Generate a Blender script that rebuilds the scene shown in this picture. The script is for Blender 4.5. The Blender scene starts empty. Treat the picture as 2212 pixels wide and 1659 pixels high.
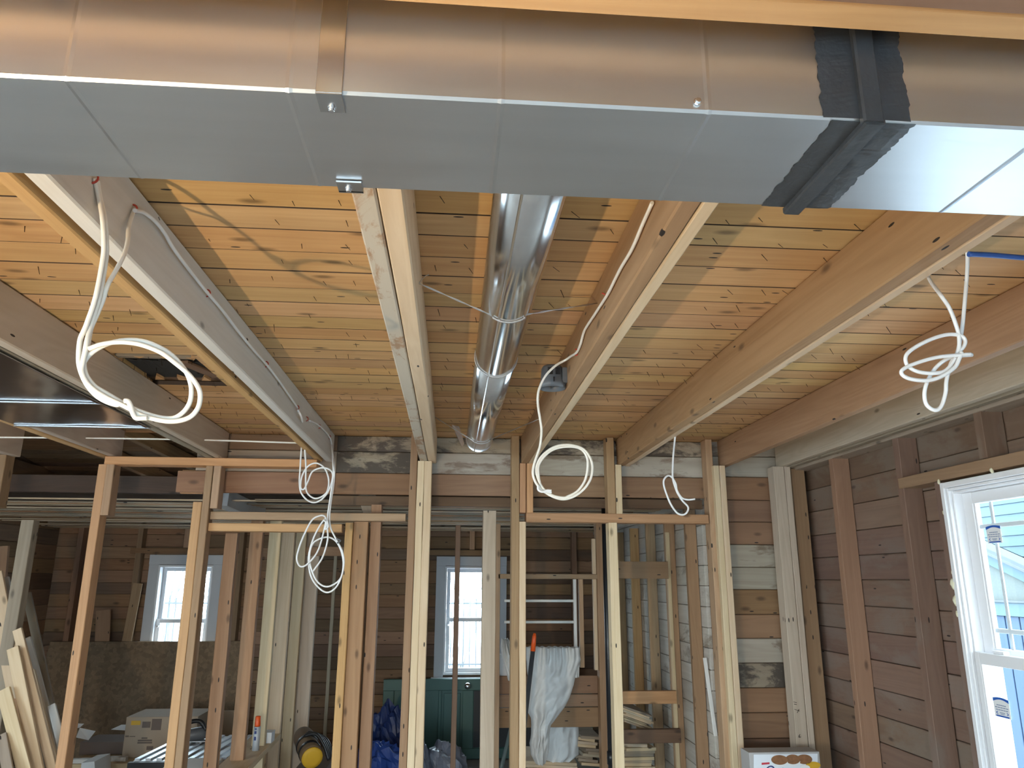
import bpy, bmesh, math, random
from mathutils import Vector, Matrix, noise

random.seed(7)
SC = bpy.context.scene
COL = SC.collection

# ------------------------------------------------------------------ camera
F_PX, YAW, PITCH, ROLL = 1622.96, 0.0782613, 0.2553132, 0.0036571
CAM = Vector((0, 0, 1.6))
_fw = Vector((math.sin(YAW) * math.cos(PITCH), math.cos(YAW) * math.cos(PITCH), math.sin(PITCH)))
_rt = Vector((math.cos(YAW), -math.sin(YAW), 0))
_up = _rt.cross(_fw)
_rt, _up = _rt * math.cos(ROLL) + _up * math.sin(ROLL), _up * math.cos(ROLL) - _rt * math.sin(ROLL)
cam_data = bpy.data.cameras.new('camera')
cam_data.sensor_width = 36
cam_data.lens = F_PX / 2212 * 36
cam_data.clip_start = 0.05
cam_ob = bpy.data.objects.new('camera', cam_data)
COL.objects.link(cam_ob)
m = Matrix.Identity(4)
for i in range(3):
    m[i][0], m[i][1], m[i][2], m[i][3] = _rt[i], _up[i], -_fw[i], CAM[i]
cam_ob.matrix_world = m
SC.camera = cam_ob

# ------------------------------------------------------------------ world, portals, exposure
world = bpy.data.worlds.new('overcast_sky')
SC.world = world
world.use_nodes = True
bg = world.node_tree.nodes['Background']
bg.inputs['Color'].default_value = (0.80, 0.92, 1.0, 1)
bg.inputs['Strength'].default_value = 7.6
SC.view_settings.view_transform = 'Standard'
SC.view_settings.look = 'None'
SC.view_settings.exposure = 0.85
SC.view_settings.gamma = 1
SC.view_settings.use_curve_mapping = False


def portal(loc, aim, w, h):
    l = bpy.data.lights.new('window_daylight_portal', 'AREA')
    l.shape = 'RECTANGLE'; l.size = w; l.size_y = h
    l.cycles.is_portal = True
    o = bpy.data.objects.new('window_daylight_portal', l)
    COL.objects.link(o)
    o.location = loc
    o.rotation_euler = Vector(aim).to_track_quat('-Z', 'Y').to_euler()


portal((2.27, 2.56, 1.22), (-1, 0, 0), 1.08, 1.6)
portal((-2.53, 7.86, 1.25), (0, -1, 0), 0.6, 1.1)
portal((0.21, 7.86, 1.25), (0, -1, 0), 0.6, 1.1)
portal((-4.0, -1.3, 1.25), (1, 0, 0), 2.0, 1.7)
portal((-4.0, 1.9, 1.25), (1, 0, 0), 2.0, 1.7)
portal((-0.4, -3.2, 1.05), (0, 1, 0), 2.4, 2.0)
portal((-2.9, -3.2, 1.25), (0, 1, 0), 1.0, 1.4)
portal((2.27, -1.2, 1.3), (-1, 0, 0), 1.3, 1.4)

# ------------------------------------------------------------------ pixel helpers
def ray(px, py):
    return _fw + _rt * ((px - 1106) / F_PX) - _up * ((py - 829.5) / F_PX)
def AtX(px, py, X): r = ray(px, py); return CAM + r * (X / r.x)
def AtY(px, py, Y): r = ray(px, py); return CAM + r * (Y / r.y)
def AtZ(px, py, Z): r = ray(px, py); return CAM + r * ((Z - 1.6) / r.z)

# ------------------------------------------------------------------ materials
class NT:
    def __init__(s, name):
        s.m = bpy.data.materials.new(name); s.m.use_nodes = True
        s.t = s.m.node_tree; s.b = s.t.nodes['Principled BSDF']
    def n(s, typ, **kw):
        x = s.t.nodes.new(typ)
        for k, v in kw.items():
            if k in x.inputs: x.inputs[k].default_value = v
            else: setattr(x, k, v)
        return x
    def l(s, a, b): s.t.links.new(a, b)
    def math(s, op, a, b=None, c=None):
        x = s.t.nodes.new('ShaderNodeMath'); x.operation = op
        for i, v in enumerate((a, b, c)):
            if v is None: continue
            if isinstance(v, (int, float)): x.inputs[i].default_value = v
            else: s.l(v, x.inputs[i])
        return x.outputs[0]
    def mix(s, f, a, b, blend='MIX'):
        x = s.t.nodes.new('ShaderNodeMix'); x.data_type = 'RGBA'; x.blend_type = blend
        for i, v in ((0, f), (6, a), (7, b)):
            if isinstance(v, (int, float)): x.inputs[i].default_value = v
            elif isinstance(v, tuple): x.inputs[i].default_value = (*v[:3], 1)
            else: s.l(v, x.inputs[i])
        return x.outputs[2]
    def ramp(s, f, lo, hi):
        x = s.t.nodes.new('ShaderNodeMapRange'); x.inputs[1].default_value = lo; x.inputs[2].default_value = hi
        s.l(f, x.inputs[0]); return x.outputs[0]


def coords(N, scale):
    tc = N.n('ShaderNodeTexCoord'); oi = N.n('ShaderNodeObjectInfo')
    off = N.n('ShaderNodeVectorMath', operation='SCALE')
    off.inputs[0].default_value = (37.1, 91.7, 53.3)
    N.l(oi.outputs['Random'], off.inputs['Scale'])
    add = N.n('ShaderNodeVectorMath', operation='ADD')
    N.l(tc.outputs['Object'], add.inputs[0]); N.l(off.outputs[0], add.inputs[1])
    out = []
    for sc in scale:
        mp = N.n('ShaderNodeMapping'); mp.inputs['Scale'].default_value = sc
        N.l(add.outputs[0], mp.inputs['Vector']); out.append(mp.outputs[0])
    return out, oi.outputs['Random']


def wood(name, light, dark, knots=0.5, holes=0.0, stain=None, stain_amt=0.5, vary=0.25, rough=0.72, ring=0.5, redness=0.0, stain_scale=2.0):
    N = NT(name)
    (g, r, k, h, s), rnd = coords(N, [(1.6, 34, 34), (0.55, 7, 7), (3.2, 7.5, 7.5), (7, 26, 26), (stain_scale, stain_scale * 2.2, stain_scale * 2.2)])
    n1 = N.n('ShaderNodeTexNoise', Scale=1.0, Detail=5.0, Roughness=0.6, Distortion=0.6); N.l(g, n1.inputs['Vector'])
    n2 = N.n('ShaderNodeTexNoise', Scale=1.0, Detail=2.0, Distortion=0.9); N.l(r, n2.inputs['Vector'])
    band = N.math('SINE', N.math('MULTIPLY', n2.outputs['Fac'], 60.0))
    band = N.math('MULTIPLY_ADD', band, 0.5, 0.5)
    f = N.math('ADD', N.math('MULTIPLY', N.ramp(n1.outputs['Fac'], 0.3, 0.75), 1 - ring * 0.6), N.math('MULTIPLY', band, ring * 0.6))
    col = N.mix(f, light, dark)
    big = N.n('ShaderNodeTexNoise', Scale=0.35, Detail=2.0); N.l(r, big.inputs['Vector'])
    col = N.mix(N.math('MULTIPLY', N.ramp(big.outputs['Fac'], 0.45, 0.7), 0.45), col, tuple(d * 0.8 for d in dark))
    if stain:
        n3 = N.n('ShaderNodeTexNoise', Scale=1.0, Detail=8.0, Roughness=0.68, Distortion=0.4); N.l(s, n3.inputs['Vector'])
        col = N.mix(N.ramp(n3.outputs['Fac'], 0.62 - stain_amt * 0.3, 0.70 - stain_amt * 0.3), col, stain)
    def flat(vec):
        sp = N.t.nodes.new('ShaderNodeSeparateXYZ'); N.l(vec, sp.inputs[0])
        cb = N.t.nodes.new('ShaderNodeCombineXYZ'); N.l(sp.outputs[0], cb.inputs[0]); N.l(N.math('ADD', sp.outputs[1], sp.outputs[2]), cb.inputs[1])
        return cb.outputs[0]
    v = N.n('ShaderNodeTexVoronoi', feature='F1', voronoi_dimensions='2D', Scale=1.0); N.l(flat(k), v.inputs['Vector'])
    if knots:
        kd = N.ramp(v.outputs['Distance'], 0.07 + 0.07 * knots, 0.025 + 0.02 * knots)
        kk = N.math('MULTIPLY', kd, N.math('GREATER_THAN', N.n_sep(v.outputs['Color']), 1 - 0.45 * knots))
        col = N.mix(N.math('MULTIPLY', kk, 0.72), col, tuple(c * 0.28 for c in dark))
    if holes:
        v2 = N.n('ShaderNodeTexVoronoi', feature='F1', voronoi_dimensions='2D', Scale=1.0); N.l(flat(h), v2.inputs['Vector'])
        hh = N.math('MULTIPLY', N.math('LESS_THAN', v2.outputs['Distance'], 0.09), N.math('GREATER_THAN', N.n_sep(v2.outputs['Color']), 1 - holes))
        col = N.mix(hh, col, (0.02, 0.013, 0.01))
    hsv = N.n('ShaderNodeHueSaturation')
    hsv.inputs['Hue'].default_value = 0.5
    N.l(N.math('MULTIPLY_ADD', rnd, 2 * vary, 1 - vary), hsv.inputs['Value'])
    N.l(N.math('MULTIPLY_ADD', N.math('FRACT', N.math('MULTIPLY', rnd, 7.31)), vary, 1 - vary * 0.5), hsv.inputs['Saturation'])
    N.l(N.math('MULTIPLY_ADD', N.math('FRACT', N.math('MULTIPLY', rnd, 13.7)), 0.02, 0.49 - redness), hsv.inputs['Hue'])
    N.l(col, hsv.inputs['Color'])
    N.l(hsv.outputs[0], N.b.inputs['Base Color'])
    N.b.inputs['Roughness'].default_value = rough
    bp = N.n('ShaderNodeBump', Strength=0.25, Distance=0.002); N.l(f, bp.inputs['Height']); N.l(bp.outputs[0], N.b.inputs['Normal'])
    return N.m


def _sep(self, sock):
    x = self.t.nodes.new('ShaderNodeSeparateColor'); self.l(sock, x.inputs[0]); return x.outputs[0]
NT.n_sep = _sep


def plain(name, col, rough=0.5, metal=0.0, noise_amt=0.08, scale=8.0, trans=0.0, bump=0.0):
    N = NT(name)
    (c,), rnd = coords(N, [(scale, scale, scale)])
    n = N.n('ShaderNodeTexNoise', Scale=1.0, Detail=5.0); N.l(c, n.inputs['Vector'])
    N.l(N.mix(N.math('MULTIPLY', n.outputs['Fac'], 1.0), tuple(x * (1 - noise_amt) for x in col), tuple(min(1, x * (1 + noise_amt)) for x in col)), N.b.inputs['Base Color'])
    N.b.inputs['Roughness'].default_value = rough
    N.b.inputs['Metallic'].default_value = metal
    if trans: N.b.inputs['Transmission Weight'].default_value = trans
    if bump:
        bp = N.n('ShaderNodeBump', Strength=bump, Distance=0.01); N.l(n.outputs['Fac'], bp.inputs['Height']); N.l(bp.outputs[0], N.b.inputs['Normal'])
    return N.m


def galvanised(name, col=(0.62, 0.64, 0.66), r0=0.22, r1=0.36, stretch=(3, 30, 30)):
    N = NT(name)
    (c, d), rnd = coords(N, [stretch, (6, 6, 6)])
    n = N.n('ShaderNodeTexNoise', Scale=1.0, Detail=4.0); N.l(c, n.inputs['Vector'])
    n2 = N.n('ShaderNodeTexNoise', Scale=1.0, Detail=6.0); N.l(d, n2.inputs['Vector'])
    N.b.inputs['Metallic'].default_value = 1.0
    N.l(N.math('MULTIPLY_ADD', N.math('MULTIPLY_ADD', n.outputs['Fac'], 0.6, N.math('MULTIPLY', n2.outputs['Fac'], 0.4)), r1 - r0, r0), N.b.inputs['Roughness'])
    N.l(N.mix(n.outputs['Fac'], tuple(x * 0.93 for x in col), tuple(min(1, x * 1.06) for x in col)), N.b.inputs['Base Color'])
    return N.m


M = {}
M['ceil'] = wood('ceiling_pine', (0.66, 0.41, 0.19), (0.50, 0.28, 0.115), knots=0.8, holes=0.10, vary=0.10, ring=0.35)
M['old'] = wood('old_stud_wood', (0.45, 0.28, 0.155), (0.32, 0.185, 0.095), knots=0.5, holes=0.16, vary=0.2)
M['orange'] = wood('orange_old_wood', (0.58, 0.33, 0.15), (0.44, 0.235, 0.10), knots=0.5, holes=0.1, vary=0.08)
M['joist_old'] = wood('old_joist_wood', (0.44, 0.265, 0.14), (0.33, 0.185, 0.09), knots=0.7, holes=0.08, vary=0.08)
M['grey_old'] = wood('grey_old_wood', (0.36, 0.29, 0.215), (0.25, 0.195, 0.14), knots=0.5, holes=0.14, vary=0.12)
M['new'] = wood('new_pine', (0.70, 0.55, 0.37), (0.58, 0.42, 0.25), knots=0.45, holes=0.06, vary=0.06, ring=0.5)
M['pale'] = wood('pale_new_pine', (0.62, 0.58, 0.53), (0.54, 0.50, 0.45), knots=0.2, holes=0.05, vary=0.05, ring=0.4)
M['tan'] = wood('tan_joist_wood', (0.54, 0.44, 0.345), (0.44, 0.345, 0.26), knots=0.3, holes=0.04, vary=0.06, ring=0.7)
M['lime'] = wood('plaster_streaked_joist', (0.42, 0.27, 0.16), (0.30, 0.19, 0.11), knots=0.3, stain=(0.50, 0.44, 0.35), stain_amt=0.7, vary=0.05, stain_scale=5)
M['red'] = wood('red_brown_sheathing', (0.235, 0.148, 0.104), (0.18, 0.108, 0.075), knots=0.35, holes=0.05, vary=0.13, stain=(0.215, 0.155, 0.12), stain_amt=0.4, stain_scale=1.2)
M['redstud'] = wood('red_brown_stud', (0.335, 0.20, 0.118), (0.255, 0.145, 0.082), knots=0.5, holes=0.12, vary=0.1)
M['brown'] = wood('brown_sheathing', (0.30, 0.175, 0.095), (0.21, 0.115, 0.062), knots=0.8, holes=0.06, vary=0.16)
M['dark'] = wood('dark_brown_wood', (0.20, 0.12, 0.07), (0.13, 0.075, 0.045), knots=0.5, vary=0.2)
M['vdark'] = wood('shade_dark_wood', (0.085, 0.055, 0.038), (0.055, 0.035, 0.024), knots=0.4, vary=0.15)  # near-black wood: shade colour of the ceiling seams, also two low joist boards
M['mould'] = wood('plaster_stained_board', (0.40, 0.33, 0.25), (0.29, 0.22, 0.155), knots=0.2, stain=(0.09, 0.07, 0.055), stain_amt=0.62, vary=0.15, stain_scale=3.0)
M['plaster'] = wood('whitened_board', (0.43, 0.385, 0.32), (0.33, 0.28, 0.22), knots=0.3, stain=(0.20, 0.15, 0.11), stain_amt=0.32, vary=0.12, stain_scale=3.0)
M['whitewash'] = wood('whitewashed_board', (0.62, 0.58, 0.52), (0.50, 0.46, 0.40), knots=0.1, stain=(0.30, 0.25, 0.2), stain_amt=0.15, vary=0.1)
M['lath'] = wood('lath_wood', (0.52, 0.43, 0.31), (0.36, 0.28, 0.19), knots=0.2, vary=0.25)
M['whitewood'] = wood('white_painted_wood', (0.74, 0.73, 0.70), (0.66, 0.64, 0.60), knots=0.0, vary=0.05, ring=0.2, stain=(0.4, 0.34, 0.27), stain_amt=0.05)
M['galv'] = galvanised('galvanised_duct_steel', (0.66, 0.68, 0.70), 0.28, 0.40)
M['pipe'] = galvanised('bright_pipe_steel', (0.74, 0.75, 0.76), 0.13, 0.2, stretch=(2, 40, 40))
M['strap'] = galvanised('strap_steel', (0.60, 0.62, 0.64), 0.2, 0.3)
M['pan'] = galvanised('joist_pan_steel', (0.52, 0.50, 0.50), 0.12, 0.26)
M['mastic'] = plain('grey_duct_sealant', (0.032, 0.035, 0.040), 0.42, 0, 0.3, 30, bump=0.25)
M['zinc'] = plain('zinc_screw', (0.75, 0.76, 0.78), 0.22, 1.0, 0.05)
M['cable'] = plain('white_cable_sheath', (0.80, 0.77, 0.70), 0.35, 0, 0.05)
M['cable2'] = plain('cool_white_cable_sheath', (0.80, 0.80, 0.80), 0.32, 0, 0.05)
M['blue_cable'] = plain('blue_cable_sheath', (0.03, 0.10, 0.38), 0.35)
M['staple'] = plain('red_staple', (0.45, 0.05, 0.03), 0.4)
M['wire'] = galvanised('twisted_wire', (0.62, 0.62, 0.62), 0.25, 0.4)
M['greybox'] = plain('grey_plastic', (0.115, 0.125, 0.14), 0.42)
M['nail'] = plain('rusty_nail', (0.03, 0.022, 0.018), 0.6, 0.4)
M['shingle'] = plain('black_shingle', (0.012, 0.012, 0.013), 0.75, 0, 0.3, 40)
M['vinyl'] = plain('white_vinyl', (0.80, 0.80, 0.82), 0.35, 0, 0.02)
M['casing'] = plain('grey_white_casing_paint', (0.52, 0.53, 0.56), 0.5, 0, 0.04)
M['foam'] = plain('cream_spray_foam', (0.72, 0.68, 0.50), 0.85, 0, 0.1, 40)
M['abs'] = plain('black_pipe_plastic', (0.010, 0.012, 0.016), 0.35)
M['green'] = plain('teal_green_paint', (0.05, 0.135, 0.115), 0.45, 0, 0.06, 4)
M['white_tyvek'] = plain('white_suit_fabric', (0.68, 0.68, 0.67), 0.65, 0, 0.03, 12, bump=0.15)
M['floor'] = wood('worn_floor_wood', (0.54, 0.52, 0.50), (0.44, 0.42, 0.39), knots=0.3, vary=0.15, stain=(0.52, 0.51, 0.50), stain_amt=0.35)
M['osb'] = None
M['card'] = plain('brown_cardboard', (0.40, 0.31, 0.23), 0.8, 0, 0.05, 20)
M['dcard'] = plain('carton_print_ink', (0.16, 0.12, 0.10), 0.8)
M['paper'] = plain('white_card', (0.78, 0.78, 0.78), 0.7, 0, 0.02)
M['alu'] = galvanised('ridged_aluminium', (0.75, 0.78, 0.82), 0.35, 0.5)
M['black'] = plain('black_plastic', (0.012, 0.012, 0.014), 0.45)
M['orange_pl'] = plain('orange_plastic', (0.75, 0.10, 0.012), 0.4)
M['greypole'] = plain('dark_grey_pole', (0.06, 0.065, 0.075), 0.4)
M['sage'] = plain('grey_green_pole', (0.16, 0.20, 0.19), 0.5)
M['tube'] = plain('grey_tube_print', (0.45, 0.48, 0.52), 0.45)
M['navy'] = plain('navy_print', (0.015, 0.03, 0.15), 0.5)
M['yellow'] = plain('mustard_yellow', (0.62, 0.36, 0.02), 0.55)
M['brownroll'] = plain('brown_canvas', (0.17, 0.11, 0.06), 0.8)
M['tarp_blue'] = plain('blue_tarp', (0.02, 0.06, 0.28), 0.4, 0, 0.2, 6, bump=0.2)
M['tarp_navy'] = plain('navy_tarp', (0.012, 0.03, 0.13), 0.4, 0, 0.2, 6, bump=0.2)
M['tarp_grey'] = plain('grey_tarp', (0.20, 0.22, 0.28), 0.4, 0, 0.2, 6, bump=0.2)
M['snow'] = plain('snowy_ground', (0.55, 0.57, 0.59), 0.8, 0, 0.12, 1.5, bump=0.3)
M['siding'] = plain('pale_grey_siding', (0.055, 0.10, 0.13), 0.6, 0, 0.04)
M['bluesiding'] = plain('slate_blue_siding', (0.03, 0.062, 0.12), 0.6, 0, 0.05)
M['sandroof'] = plain('pale_granule_roof', (0.11, 0.125, 0.12), 0.9, 0, 0.2, 60)
M['iron'] = plain('black_fence_iron', (0.06, 0.07, 0.08), 0.5)
M['twig'] = plain('grey_twig_bark', (0.22, 0.22, 0.21), 0.9)
M['cookie'] = plain('cookie_print', (0.23, 0.10, 0.04), 0.6, 0, 0.5, 60)
M['boxwhite'] = plain('white_carton', (0.74, 0.77, 0.82), 0.45, 0, 0.02)
M['boxgrey'] = plain('grey_carton_board', (0.42, 0.40, 0.39), 0.7)
M['redprint'] = plain('red_print', (0.50, 0.03, 0.05), 0.5)
M['blueprint'] = plain('blue_sticker_print', (0.01, 0.09, 0.42), 0.5)
M['greyprint'] = plain('grey_sticker_print', (0.25, 0.30, 0.42), 0.5)

N = NT('osb_flake_board')
(c,), rnd = coords(N, [(34, 34, 34)])
v = N.n('ShaderNodeTexVoronoi', feature='F1', Scale=1.0, Randomness=1.0); N.l(c, v.inputs['Vector'])
nn = N.n('ShaderNodeTexNoise', Scale=4.0, Detail=6.0, Distortion=3.0); N.l(c, nn.inputs['Vector'])
cc = N.mix(N.n_sep(v.outputs['Color']), (0.17, 0.115, 0.07), (0.30, 0.21, 0.13))
cc = N.mix(N.ramp(nn.outputs['Fac'], 0.45, 0.62), cc, (0.20, 0.135, 0.08))
N.l(cc, N.b.inputs['Base Color']); N.b.inputs['Roughness'].default_value = 0.75
M['osb'] = N.m
N = NT('window_glass')
N.b.inputs['Base Color'].default_value = (0.95, 1, 1, 1); N.b.inputs['Roughness'].default_value = 0.0
tr = N.n('ShaderNodeBsdfTransparent'); tr.inputs[0].default_value = (0.93, 0.98, 1.0, 1)
gl = N.n('ShaderNodeBsdfGlossy'); gl.inputs['Roughness'].default_value = 0.02
lw_ = N.n('ShaderNodeLayerWeight'); lw_.inputs[0].default_value = 0.5
fr_out = N.math('MULTIPLY_ADD', N.math('POWER', lw_.outputs['Facing'], 5.0), 0.5, 0.03)
mx = N.n('ShaderNodeMixShader'); N.l(fr_out, mx.inputs[0]); N.l(tr.outputs[0], mx.inputs[1]); N.l(gl.outputs[0], mx.inputs[2])
N.l(mx.outputs[0], N.t.nodes['Material Output'].inputs['Surface'])
M['glass'] = N.m

# ------------------------------------------------------------------ object helpers
def tag(o, label=None, cat=None, group=None, kind=None):
    if label: o['label'] = label
    if cat: o['category'] = cat
    if group: o['group'] = group
    if kind: o['kind'] = kind
    return o

def empty(name, loc, label=None, cat=None, group=None, kind=None):
    o = bpy.data.objects.new(name, None); COL.objects.link(o); o.location = loc
    o.empty_display_size = 0.05
    return tag(o, label, cat, group, kind)

def world_of(p):
    w = p.matrix_basis.copy()
    if p.parent is not None:
        w = world_of(p.parent) @ p.matrix_parent_inverse @ w
    return w

def put(name, me, mat, mw=None, parent=None):
    o = bpy.data.objects.new(name, me); COL.objects.link(o)
    if mat is not None and not me.materials: me.materials.append(mat if not isinstance(mat, str) else M[mat])
    o.matrix_basis = mw if mw is not None else Matrix.Identity(4)
    if parent is not None:
        o.parent = parent; o.matrix_parent_inverse = world_of(parent).inverted()
    return o

def board_mesh(L, W, T, ch=0.002, seg=None, jit=0.0, wane=0.0):
    """board along local X, width Y, thickness Z, centred; chamfered, slightly uneven"""
    seg = seg or (1 if jit == 0 else max(1, min(14, int(L / 0.3))))
    hw, ht = W / 2, T / 2
    ch = min(ch, hw * 0.4, ht * 0.4)
    prof = [(-hw + ch, -ht), (hw - ch, -ht), (hw, -ht + ch), (hw, ht - ch), (hw - ch, ht), (-hw + ch, ht), (-hw, ht - ch), (-hw, -ht + ch)]
    vs, fs = [], []
    for i in range(seg + 1):
        x = -L / 2 + L * i / seg
        dy, dz = random.uniform(-jit, jit), random.uniform(-jit, jit)
        wn = random.uniform(0, wane)
        for k, (y, z) in enumerate(prof):
            e = random.uniform(-jit, jit) * 0.4
            yy = y + dy + e
            if wane and k in (2, 3): yy -= wn
            vs.append((x, yy, z + dz * 0.5 + e))
    for i in range(seg):
        for k in range(8):
            a, b = i * 8 + k, i * 8 + (k + 1) % 8
            fs.append((a, a + 8, b + 8, b))
    fs.append(tuple(range(8))); fs.append(tuple(reversed(range(seg * 8, seg * 8 + 8))))
    me = bpy.data.meshes.new('board'); me.from_pydata(vs, [], fs); me.update()
    return me

PERM = {'x': ((1, 0, 0), (0, 1, 0), (0, 0, 1)), 'y': ((0, 1, 0), (0, 0, 1), (1, 0, 0)), 'z': ((0, 0, 1), (1, 0, 0), (0, 1, 0))}

def box(name, x0, x1, y0, y1, z0, z1, mat, g=None, parent=None, ch=0.002, jit=0.0, wane=0.0, seg=None):
    d = {'x': x1 - x0, 'y': y1 - y0, 'z': z1 - z0}
    if g is None: g = max(d, key=d.get)
    o1 = {'x': 'xyz', 'y': 'yzx', 'z': 'zxy'}[g]
    me = board_mesh(abs(d[o1[0]]), abs(d[o1[1]]), abs(d[o1[2]]), ch, seg, jit, wane)
    A = PERM[g]
    mw = Matrix.Identity(4)
    for c in range(3):
        for r in range(3): mw[r][c] = A[c][r]
    mw.translation = ((x0 + x1) / 2, (y0 + y1) / 2, (z0 + z1) / 2)
    return put(name, me, mat, mw, parent)

def beam(name, a, b, w, t, mat, parent=None, side=(1, 0, 0), jit=0.0, ch=0.002, wane=0.0):
    """board from a to b (centre line); width along `side`, thickness across"""
    a, b = Vector(a), Vector(b)
    X = (b - a).normalized(); S = Vector(side)
    Z = X.cross(S).normalized(); Y = Z.cross(X).normalized()
    mw = Matrix.Identity(4)
    for r in range(3): mw[r][0], mw[r][1], mw[r][2] = X[r], Y[r], Z[r]
    mw.translation = (a + b) / 2
    return put(name, board_mesh((b - a).length, w, t, ch, None, jit, wane), mat, mw, parent)

def catmull(pts, n=6):
    pts = [Vector(p) for p in pts]; out = []
    P = [pts[0] * 2 - pts[1]] + pts + [pts[-1] * 2 - pts[-2]]
    for i in range(1, len(P) - 2):
        p0, p1, p2, p3 = P[i - 1], P[i], P[i + 1], P[i + 2]
        for k in range(n):
            t = k / n
            out.append(0.5 * ((2 * p1) + (p2 - p0) * t + (2 * p0 - 5 * p1 + 4 * p2 - p3) * t * t + (3 * p1 - p0 - 3 * p2 + p3) * t ** 3))
    out.append(pts[-1]); return out

def tube(name, pts, r, mat, parent=None, n=8, smooth=6, rx=1.0, radii=None):
    P = catmull(pts, smooth) if smooth else [Vector(p) for p in pts]
    c0 = P[0].copy(); vs, fs = [], []
    up = Vector((0.13, 0.31, 0.94))
    for i, p in enumerate(P):
        T = (P[min(i + 1, len(P) - 1)] - P[max(i - 1, 0)]).normalized()
        S = T.cross(up)
        if S.length < 1e-4: S = T.cross(Vector((1, 0, 0)))
        S.normalize(); U = S.cross(T).normalized(); up = U
        rr = radii[i] if radii else r
        for k in range(n):
            a = 2 * math.pi * k / n
            vs.append(p - c0 + S * math.cos(a) * rr * rx + U * math.sin(a) * rr)
    for i in range(len(P) - 1):
        for k in range(n):
            a, b = i * n + k, i * n + (k + 1) % n
            fs.append((a, b, b + n, a + n))
    fs.append(tuple(reversed(range(n)))); fs.append(tuple(range(len(vs) - n, len(vs))))
    me = bpy.data.meshes.new(name); me.from_pydata(vs, [], fs); me.update()
    for f in me.polygons: f.use_smooth = len(f.vertices) == 4
    return put(name, me, mat, Matrix.Translation(c0), parent)

def pxpath(pts, off, z, Y):
    return [AtY(off[0] + x / z, off[1] + y / z, Y) for x, y in pts]

def lathe(name, prof, mat, loc, axis=(0, 0, 1), parent=None, n=24, smooth=True):
    """prof: list of (radius, height) along axis"""
    vs, fs = [], []
    for r, h in prof:
        for k in range(n):
            a = 2 * math.pi * k / n; vs.append((r * math.cos(a), r * math.sin(a), h))
    for i in range(len(prof) - 1):
        for k in range(n):
            a, b = i * n + k, i * n + (k + 1) % n
            fs.append((a, b, b + n, a + n))
    fs.append(tuple(reversed(range(n)))); fs.append(tuple(range(len(vs) - n, len(vs))))
    me = bpy.data.meshes.new(name); me.from_pydata(vs, [], fs); me.update()
    if smooth:
        for f in me.polygons: f.use_smooth = len(f.vertices) == 4
    q = Vector((0, 0, 1)).rotation_difference(Vector(axis))
    return put(name, me, mat, Matrix.Translation(loc) @ q.to_matrix().to_4x4(), parent)

def poly_slab(name, pts, thick, mat, parent=None):
    """flat outline (3D points, roughly planar) extruded by vector thick"""
    pts = [Vector(p) for p in pts]; t = Vector(thick); c = sum(pts, Vector()) / len(pts); n = len(pts)
    vs = [p - c for p in pts] + [p - c + t for p in pts]
    fs = [tuple(range(n)), tuple(reversed(range(n, 2 * n)))] + [(i, i + n, (i + 1) % n + n, (i + 1) % n) for i in range(n)]
    me = bpy.data.meshes.new(name); me.from_pydata(vs, [], fs); me.update()
    bm = bmesh.new(); bm.from_mesh(me); bmesh.ops.recalc_face_normals(bm, faces=bm.faces[:]); bm.to_mesh(me); bm.free()
    return put(name, me, mat, Matrix.Translation(c), parent)

def slab_with_holes(name, axis, p0, p1, u0, u1, z0, z1, holes, mat):
    """wall slab normal to axis between p0 and p1; holes = (ua,ub,za,zb); one mesh"""
    us = sorted({u0, u1, *[h[0] for h in holes], *[h[1] for h in holes]})
    zs = sorted({z0, z1, *[h[2] for h in holes], *[h[3] for h in holes]})
    bm = bmesh.new()
    for a, b in zip(us, us[1:]):
        for c, d in zip(zs, zs[1:]):
            mu, mz = (a + b) / 2, (c + d) / 2
            if any(h[0] < mu < h[1] and h[2] < mz < h[3] for h in holes): continue
            r = bmesh.ops.create_cube(bm, size=1)
            for v in r['verts']:
                u = b if v.co.x > 0 else a; p = p1 if v.co.y > 0 else p0; z = d if v.co.z > 0 else c
                v.co = (p, u, z) if axis == 'x' else (u, p, z)
    me = bpy.data.meshes.new(name); bm.to_mesh(me); bm.free()
    return tag(put(name, me, mat), kind='structure')

JB, CZ = 2.28, 2.448          # joist underside, ceiling boards underside
BYW = 7.70                    # face of the far boards
# ================================================================== STRUCTURE
floor = tag(box('floor', -3.8, 2.3, -3.0, 7.9, -0.08, -0.02, 'dark'), kind='structure')
y = -3.0
while y < 7.7:
    w = random.uniform(0.10, 0.13)
    x = -3.8
    while x < 2.3:
        L = random.uniform(1.6, 2.6); x2 = min(2.3, x + L)
        box('floor_plank', x, x2 - 0.002, y, y + w - 0.003, -0.02, 0.0, 'floor', 'x', floor)
        x = x2
    y += w

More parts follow.
